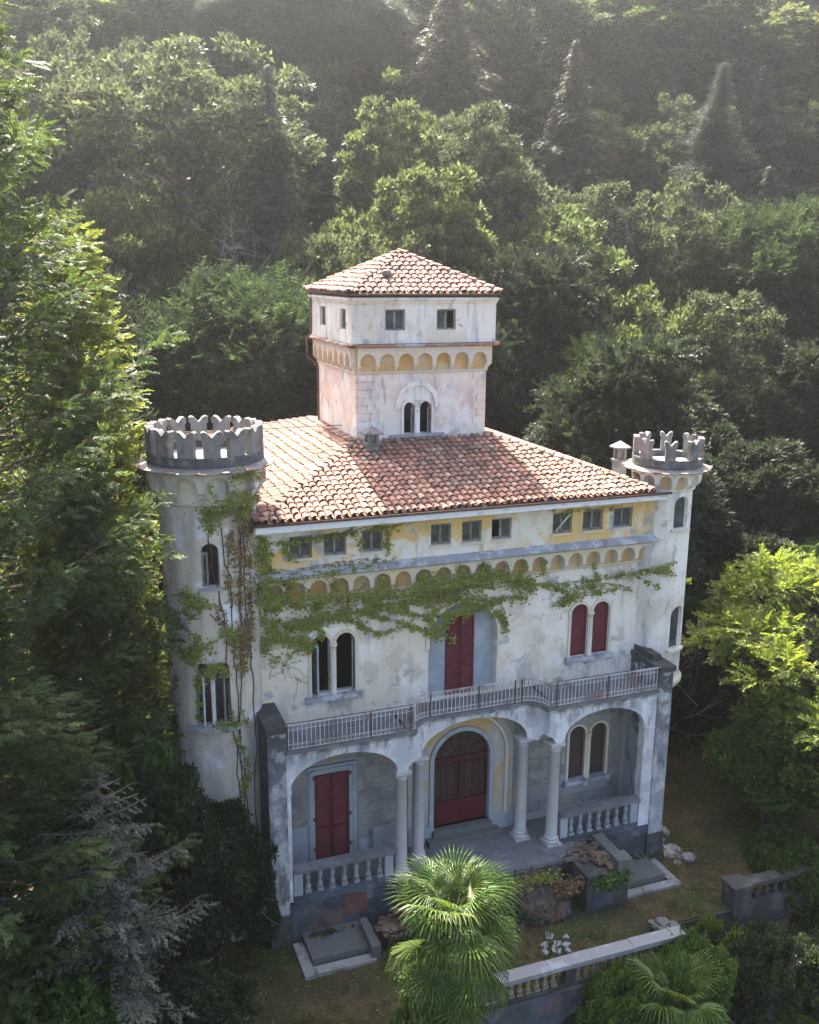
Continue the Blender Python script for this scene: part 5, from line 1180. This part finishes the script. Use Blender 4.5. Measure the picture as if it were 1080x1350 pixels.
# bare branches
def bare(x, y, z, h, lab, seed, spread=.5):
    g = random.Random(seed); b = MB()
    def grow(p, d, L, r, n):
        P_ = [p]; 
        for k in range(4): d = (d+Vector((g.gauss(0, .22), g.gauss(0, .22), g.gauss(.03, .12)))).normalized(); p = p+d*L/4; P_.append(p)
        b.tube(P_, [r*(1-.18*k) for k in range(5)], 4, False)
        if n:
            for _ in range(3): q = P_[g.randint(1, 4)]; grow(q, (d+Vector((g.gauss(0, spread), g.gauss(0, spread), g.gauss(.1, .4)))).normalized(), L*g.uniform(.5, .8), r*.5, n-1)
    for _ in range(4): grow(Vector((0, 0, 0)), Vector((g.gauss(0, .4), g.gauss(0, .3), 1)).normalized(), h*.55, .05, 3)
    o = b.build('bare_tree', M['deadwood']); o.location = (x, y, z); return tag(o, lab, 'dead tree')
bare(21.2, 8.5, -.3, 8.5, 'tangle of bare pale branches in the shade right of the slim turret', 1)
bare(24.2, 12.5, 2, 9.5, 'bare branches rising behind the right thicket', 2)
bare(25.5, 26.5, th(25.5, 26.5)+12, 7, 'bare twisted grey branches among the crowns right of the belvedere roof', 3, .9)
bare(19.6, 25.5, th(19.6, 25.5)+11, 6.5, 'dead forked grey branch just above the belvedere roof', 5, .9)
for x_, y_, s_ in ((33, 33, 11), (14, 30, 12), (6, 33, 13), (41, 36, 14), (30, 24, 15)): bare(x_, y_, th(x_, y_)+10, 7.5, ['bare grey branches poking from the crowns, ' + q for q in ('under the pointed spruce', 'left of the belvedere roof', 'inside the huge chestnut', 'under the pale blue green pine', 'right of the belvedere walls')][s_-11], s_, .8)
bare(-.2, 1.0, -.3, 4.6, 'bare stems climbing the foot of the round tower', 6, .5)
# ------------------------------------------------------------------ climbing vine
IVY_F=[
([(0.27,11.43),(1.75,11.33),(3.61,11.31),(5.54,11.29),(7.26,11.46),(8.73,11.5),(10.27,11.17)],0.42,1.0,0),
([(0.25,10.9),(1.21,10.51),(2.26,10.65),(3.6,10.74),(4.98,10.88),(6.11,10.89),(7.56,11.06)],0.36,0.9,0),
([(0.34,13.75),(0.5,12.32),(0.52,11.27)],0.39,0.8,0),
([(0.78,13.45),(1.79,13.43),(3.36,13.61),(5.25,13.71)],0.14,0.7,0),
([(1.27,12.89),(1.08,13.5)],0.19,0.9,0),
([(4.65,13.76),(4.7,12.63)],0.14,0.9,0),
([(3.62,13.0),(3.89,13.35)],0.14,0.6,0),
([(0.3,10.09),(1.33,10.09),(1.98,9.74)],0.47,0.8,0),
([(1.74,10.72),(2.39,10.18),(1.85,9.48)],0.22,0.9,0),
([(0.16,9.71),(0.8,9.35)],0.28,0.5,0),
([(2.8,10.67),(3.6,10.35),(4.43,9.83),(5.55,10.05)],0.11,0.9,0),
([(3.6,10.76),(5.27,10.15),(6.41,9.63),(7.3,9.37)],0.11,0.9,0),
([(3.88,10.87),(6.12,10.32),(7.87,10.23)],0.14,0.8,0),
([(4.98,10.74),(6.55,9.99),(6.13,9.47)],0.11,0.7,0),
([(0.37,12.12),(2.29,12.34),(4.98,12.44)],0.11,0.5,0),
([(0.5,12.45),(4.43,12.58)],0.08,0.35,2),
([(1.25,11.97),(1.29,11.44)],0.22,1,0),
([(2.81,12.07),(2.94,11.39)],0.19,1,0),
([(4.56,12.02),(4.43,11.35)],0.17,1,0),
([(5.82,11.81),(6.11,11.31)],0.19,0.9,0),
([(6.73,11.88),(6.68,11.33)],0.19,0.9,0),
([(7.39,11.92),(7.55,11.29)],0.22,1,0),
([(8.27,11.92),(8.14,11.37)],0.22,1,0),
([(9.93,11.89),(9.65,11.2)],0.19,1,0),
([(10.7,11.87),(10.76,11.23)],0.11,1,0),
([(9.03,11.7),(9.19,11.25)],0.17,0.8,0),
([(6.56,9.47),(6.99,10.16),(7.87,10.46),(8.77,10.29),(9.22,9.51)],0.19,1,0),
([(8.46,10.56),(9.07,10.4),(9.35,9.29)],0.14,0.9,0),
([(6.98,10.79),(8.46,10.62),(9.98,10.59)],0.19,0.9,0),
([(7.85,11.11),(9.66,11.0),(10.27,10.99),(11.53,10.91),(13.15,10.92),(15.14,11.01),(16.17,11.03)],0.11,0.8,0),
([(10.96,10.92),(11.88,10.46),(11.57,10.11)],0.19,0.9,0),
([(11.41,10.28),(12.85,10.41),(13.9,10.45)],0.14,0.8,0),
([(11.86,10.67),(13.49,10.7),(14.51,10.38)],0.11,0.7,0),
([(11.09,10.17),(11.73,10.18)],0.14,0.8,0),
([(12.78,11.61),(13.01,10.99)],0.11,0.9,0),
([(14.97,11.03),(16.16,11.12),(16.92,11.56)],0.07,1,0),
([(15.15,10.95),(16.35,10.88),(17.29,10.29)],0.07,1,0),
([(15.48,10.97),(16.9,10.64)],0.06,1,0),
([(14.82,10.8),(15.89,10.23)],0.04,0.9,0),
([(10.15,13.91),(12.02,13.65),(13.95,13.61)],0.06,0.3,0),
([(11.4,13.47),(11.71,13.67)],0.11,0.5,0),
]
IVY_C=[
([(-0.849,15.57),(-1.329,15.33),(-1.642,14.91),(-1.825,14.56)],0.36,1.0,0),
([(-1.307,16.15),(-0.513,15.83)],0.22,0.9,0),
([(-1.635,15.14),(-1.73,14.32)],0.25,0.8,0),
([(-0.858,15.33),(-1.151,14.45)],0.33,0.8,0),
([(-1.728,15.97),(-1.6,15.37),(-1.331,15.26)],0.07,0.8,0),
([(-0.969,15.37),(-1.112,13.22),(-1.137,10.97),(-1.103,9.4)],0.39,0.62,2),
([(-0.791,15.07),(-0.828,12.61),(-0.913,10.09)],0.22,0.75,2),
([(-1.277,14.25),(-1.395,12.81),(-1.292,11.79)],0.19,0.5,2),
([(-2.089,12.25),(-1.992,11.89)],0.39,0.9,0),
([(-2.339,12.34),(-1.648,11.87)],0.25,0.8,0),
([(-2.025,10.76),(-2.243,10.09)],0.36,0.9,0),
([(-2.42,10.3),(-1.443,10.95),(-1.007,10.65)],0.25,0.6,0),
([(-1.44,11.07),(-1.298,10.26)],0.28,0.5,0),
([(-1.642,12.12),(-1.446,10.82)],0.22,0.5,2),
([(-2.072,9.21),(-1.993,9.74),(-1.7,9.9),(-1.429,9.64)],0.25,1,0),
([(-2.036,9.35),(-2.108,8.03)],0.1,0.9,0),
([(-1.798,7.91),(-1.526,7.67)],0.14,0.8,0),
([(-1.473,8.5),(-1.451,8.1)],0.08,0.7,2),
([(-1.37,7.4),(-1.124,6.46),(-1.209,5.41),(-1.397,4.95)],0.08,0.7,0),
([(-1.274,5.72),(-1.08,5.88)],0.17,0.9,0),
([(-1.259,8.42),(-0.992,7.47)],0.08,0.4,0),
]

t_leaf = []
for k in range(3):
    g = np.random.default_rng(k); w = .5
    V = np.array([[0, 0, 0], [-.42, .25, .04], [-.5, .62, 0], [-.12, .62, .08], [0, 1.05, 0], [.12, .62, .08], [.5, .62, 0], [.42, .25, .04]])+g.normal(size=(8, 3))*.03
    t_leaf.append((V, np.array([[0, 1, 3], [1, 2, 3], [0, 3, 5], [3, 4, 5], [0, 5, 7], [5, 6, 7]])))
vine = empty('climbing_vine', (0, 1.5, -.25), 'climbing vine spreading over the round tower and in streamers along the facade', 'vine'); vo = Vector(vine.location)
g = np.random.default_rng(5)
def walk(pl, n):
    A = np.array(pl, float); L = np.hypot(*(np.diff(A, axis=0).T)); c = np.concatenate([[0], np.cumsum(L)]); t = g.uniform(0, c[-1], n)
    return np.stack([np.interp(t, c, A[:, 0]), np.interp(t, c, A[:, 1])], 1), t/c[-1], c[-1]
LP = {0: [], 2: []}; stems = MB()
def put_f(x, z, lift):
    s = z > 11.3; zz = z+np.where(s, .14*(22-z)/10.5, 0); xx = x-np.where(s, .4*(x+5.74)/29.9, 0)
    tq = np.abs(x-15.92) < 1.0; dyq = np.where(tq, 2.05-np.sqrt(np.clip(1.06**2-(x-15.92)**2, .05, 2)), 1.86)
    y = np.where(zz > 12.6, 1.46, np.where(zz > 12.25, 1.22, np.where((zz > 11.42) & ~tq, 1.46, dyq)))
    xx = np.where(tq, x-(1.9-y)*(x+5.74)/29.9, xx); zz = np.where(tq, z+(1.9-y)*(22-z)/29.9, zz)
    return np.stack([xx, y-lift, zz], 1), np.tile([0, -1.0, 0], (len(x), 1))
def put_c(a, z, lift):
    r = 1.54+np.where(z > 16.1, .5, np.where(z > 15.1, .36, 0))+lift; n = np.stack([np.cos(a), np.sin(a), 0*a], 1)
    return np.stack([-1.2+n[:, 0]*r, 2.3+n[:, 1]*r, z], 1), n
for data, put, k in ((IVY_F, put_f, 1.0), (IVY_C, put_c, 1/1.55)):
    for pl, w, dn, c in data:
        w = w*.64
        _, _, L = walk([(p[0]/k, p[1]) for p in pl], 1)
        n = int(max(14, L*max(w, .05)*2*520*dn)); q, t, _ = walk(pl, n)
        # clumpy: leaves gather round sub-clusters
        m = max(3, int(L*w*2*11+L*3)); ce, ct, _ = walk(pl, m); r_i = g.normal(size=(m, 2))*np.array([w*k, w])*.62; ce = ce+r_i
        idx = g.integers(0, m, n); use = g.uniform(size=n) < .72
        q = q+g.normal(size=(n, 2))*np.array([w*k, w])*.5; q2 = ce[idx]+g.normal(size=(n, 2))*np.array([k, 1])*min(.14, .05+w*.3); q = np.where(use[:, None], q2, q)
        lift = g.uniform(.01, .10, n)+(.04 if w > .2 else 0)
        p, nr = put(q[:, 0], q[:, 1], lift)
        if c == 2: red = g.uniform(size=n) < .75
        else: red = g.uniform(size=n) < .07
        F_ = np.tile([0, 0, -1.0], (n, 1))+nr*.45+g.normal(size=(n, 3))*.35; U_ = nr+np.array([0, 0, .5])+g.normal(size=(n, 3))*.3; S_ = g.uniform(.055, .115, n)*(1 if c == 0 else .85)
        for cc, mk in ((2, red), (0, ~red)):
            if mk.any(): LP[cc].append((p[mk], F_[mk], U_[mk], S_[mk]))
        for rep in range(1+int(w > .2)):
            A = np.array(pl, float); tt = np.linspace(0, 1, max(3, int(L/.25))); cc = np.linspace(0, 1, len(A)); s = np.stack([np.interp(tt, cc, A[:, 0]), np.interp(tt, cc, A[:, 1])], 1)+g.normal(size=(len(tt), 2))*.04
            sp, _n = put(s[:, 0], s[:, 1], np.full(len(tt), .012)); stems.tube(list(map(tuple, sp)), .011, 3, False)
for cc, nm, mt in ((0, 'green_leaves', 'lf_ivy'), (2, 'withered_leaves', 'lf_ivyred')):
    p, F_, U_, S_ = (np.concatenate(q) for q in zip(*LP[cc])); V, T = place_mix(t_leaf, p-np.array(vo), F_, U_, S_, g)
    o = link(nm, tri_mesh(nm, V, T, M[mt]), vine); o['kind'] = 'stuff'
for seed, a0 in ((1, -1.25), (2, -1.05), (3, -1.38), (4, -.95)):
    gg = random.Random(seed); a = a0; z = .0; P_ = []
    while z < 14.5: P_.append((-1.2+1.545*math.cos(a), 2.3+1.545*math.sin(a), z)); a += gg.gauss(0, .035); z += .4
    stems.tube(P_, .018, 4, False)
for seed in range(14):
    gg = random.Random(seed+40); x = gg.uniform(.3, 2.2); z = gg.uniform(8.6, 9.8); P_ = []; dx = gg.uniform(-.08, .12); dz = gg.uniform(-.15, .05)
    for k in range(9): P_.append((x, 1.885, z)); x += dx+gg.gauss(0, .06); z += dz+gg.gauss(0, .06)
    stems.tube(P_, .007, 3, False)
o = stems.build('stems', M['bark'], vine); o.matrix_parent_inverse = Matrix.Translation(-vo)
# plants on terrace edges
def tuft(name, x0, x1, y0, y1, z0, z1, n, s, mat, lab, cat='plant', seed=1):
    g = np.random.default_rng(seed); p = np.stack([g.uniform(x0, x1, n), g.uniform(y0, y1, n), g.uniform(z0, z1, n)], 1)
    lumps = np.stack([g.uniform(x0, x1, 9), g.uniform(y0, y1, 9), g.uniform(z0, z1, 9)], 1)[g.integers(0, 9, n)]; p = lumps*.65+p*.35+g.normal(size=(n, 3))*s*.6
    V, T = place_mix(t_leaf, p, np.array([0, -.4, -.6])+g.normal(size=(n, 3))*.6, np.array([0, -.5, 1])+g.normal(size=(n, 3))*.4, g.uniform(.6, 1.2, n)*s, g)
    return tag(link(name, tri_mesh(name, V, T, M[mat])), lab, cat, kind='stuff')
tuft('hanging_ivy', 6.8, 10.4, -1.45, -.9, .75, 1.2, 700, .11, 'lf_ivy', 'ivy hanging over the terrace edge behind the fan palm')
tuft('leafy_creeper', 11.0, 12.7, -2.15, -2.0, .7, 1.4, 420, .15, 'lf_bush', 'bright green creeper on top of the stair block')
tuft('withered_creeper', 5.6, 9.2, -1.7, -.95, .5, 1.15, 420, .12, 'lf_ivyred', 'withered brown creeper hanging from the terrace edge')
tuft('wall_creeper', 5.4, 10.3, -2.15, -1.5, -.1, .75, 1100, .12, 'lf_shrub', 'dark creeper draped over the lower terrace wall')
tuft('dry_creeper', 9.6, 11.0, -2.2, -.9, .6, 1.2, 420, .12, 'lf_ivyred', 'brown dry creeper between the terrace wall and the stair block')
tuft('corner_fern', 3.3, 5.2, -2.4, -1.6, -.2, .8, 600, .16, 'lf_shrub', 'dark fern clump beside the fan palm and the broken steps')
tuft('pad_weeds', .6, 3.1, -.35, -.1, -.2, .15, 260, .1, 'lf_shrub', 'weeds along the foot of the wall behind the left slab')
tuft('pad_weeds', 12.7, 15.2, -.2, .0, -.2, .2, 260, .1, 'lf_shrub', 'weeds along the foot of the wall behind the right slab')
tuft('coping_creeper', 12.2, 13.3, -5.2, -4.5, -.3, .75, 420, .13, 'lf_bush', 'green creeper wrapping the end of the pale coping')
tuft('roof_weed', 14.6, 15.0, 1.7, 2.4, 14.6, 15.2, 130, .12, 'lf_yellow', 'small yellow green weed growing on the roof edge by the slim turret')
tuft('niche_weed', 13.6, 16.6, -6.5, -5.9, -1.2, -.3, 700, .13, 'lf_ivyred', 'brown withered creeper over the low overgrown wall')
tuft('sill_weed', -1.6, -.6, .55, .75, 7.7, 8.05, 120, .1, 'lf_ivy', 'ivy tuft on the broken sill of the round tower window')
# ------------------------------------------------------------------ grass and undergrowth
g = np.random.default_rng(9); n = 46000
x = g.uniform(-8, 25, n); y = -5+g.uniform(0, 1, n)**1.4*16
keep = ~((x > -.2) & (x < 15.6) & (y > -.1)) & ~((x > 5.2) & (x < 12.7) & (y > -2.1)) & ~((x > .6) & (x < 3.1) & (y > -1.9)) & ~((x > 12.7) & (x < 15.2) & (y > -1.9)) & ~(((x+1.2)**2+(y-2.3)**2) < 2.5)
pn = np.sin(x*1.7+y)*np.cos(y*1.9-x*.6)+g.normal(size=n)*.5; keep &= pn > -.35
x, y = x[keep], y[keep]; p = np.stack([x, y, terrain(x, y)], 1)
blade = joinVT([(np.array([[-.01+dx, 0, 0], [.01+dx, 0, 0], [dx*2.2, dy, 1]]), np.array([[0, 1, 2]])) for dx, dy in ((0, .3), (.25, -.2), (-.3, .1), (.1, .5), (-.15, -.4))])
bv = blade[0].copy(); V, T = place((np.stack([bv[:, 0]*2.6, bv[:, 2]*1.0, bv[:, 1]], 1), blade[1]), p, np.array([0, 0, 1])+g.normal(size=p.shape)*.35, g.normal(size=p.shape), g.uniform(.06, .17, len(p)))
V[:, 2] -= .01
o = link('lawn_grass', tri_mesh('lawn_grass', V, T, M['grass'])); tag(o, 'short dry patchy grass round the villa', 'grass', kind='stuff')
def lawnpts(n, bare=0):
    x = g.uniform(-8, 25, n); y = -5+g.uniform(0, 1, n)**1.3*14
    k = ~((x > -.2) & (x < 15.6) & (y > -.1)) & ~((x > 5.2) & (x < 12.7) & (y > -2.1)) & ~((x > .6) & (x < 3.1) & (y > -1.9)) & ~((x > 12.7) & (x < 15.2) & (y > -1.9)) & ~(((x+1.2)**2+(y-2.3)**2) < 2.5)
    x, y = x[k], y[k]; return np.stack([x, y, terrain(x, y)+.012], 1)
p = lawnpts(9000); fl = (np.array([[0, 0, 0], [.35, .45, .1], [0, 1, .02], [-.35, .45, .06]]), np.array([[0, 1, 2], [0, 2, 3]]))
V, T = place(fl, p, np.stack([g.normal(size=len(p)), g.normal(size=len(p)), g.normal(size=len(p))*.15], 1), np.array([0, 0, 1])+g.normal(size=p.shape)*.15, g.uniform(.05, .11, len(p)))
tag(link('fallen_leaves', tri_mesh('fallen_leaves', V, T, M['lf_palmold'])), 'dry fallen leaves scattered on the lawn', 'leaves', kind='stuff')
p = lawnpts(2600); w = np.sin(p[:, 0]*.9+1)+np.cos(p[:, 1]*1.3+p[:, 0]*.4)+g.normal(size=len(p))*.6; p = p[w > .5]
V, T = place_mix([t_cluster(9, .3, .05, 90+k, 1.1) for k in range(3)], p, np.array([0, 0, 1])+g.normal(size=p.shape)*.2, g.normal(size=p.shape), g.uniform(.5, 1.3, len(p)), g)
tag(link('lawn_weeds', tri_mesh('lawn_weeds', V, T, M['grass'])), 'tufts of weeds scattered over the dry lawn', 'weeds', kind='stuff')
n = 9000; x = g.uniform(-30, 95, n); y = g.uniform(12, 118, n); keep = ~((x > -1) & (x < 16.5) & (y < 19)); x, y = x[keep], y[keep]
p = np.stack([x, y, terrain(x, y)+g.uniform(0, .8, len(x))], 1)
V, T = place_mix([t_cluster(7, 1.1, .55, k) for k in range(3)], p, np.array([0, 0, .8])+g.normal(size=p.shape)*.6, np.array([0, 0, 1])+g.normal(size=p.shape)*.6, g.uniform(.5, 1.2, len(p)), g)
tag(link('undergrowth', tri_mesh('undergrowth', V, T, M['lf_dark'])), 'low dark leafy undergrowth covering the wooded slope', 'undergrowth', kind='stuff')
# ------------------------------------------------------------------ haze
b = MB(); b.xbox(-400, 420, -360, 430, -9, 112); hz = b.build('haze', M['plaster']); hz['kind'] = 'stuff'
m = D.materials.new('haze'); m.use_nodes = True; nt = m.node_tree; nt.nodes.clear(); mo = nt.nodes.new('ShaderNodeOutputMaterial'); pv = nt.nodes.new('ShaderNodeVolumePrincipled')
pv.inputs['Color'].default_value = (.92, .95, 1, 1); pv.inputs['Density'].default_value = HAZE_DENSITY; pv.inputs['Anisotropy'].default_value = .78
nt.links.new(pv.outputs[0], mo.inputs['Volume']); hz.data.materials.clear(); hz.data.materials.append(m); hz.display_type = 'WIRE'
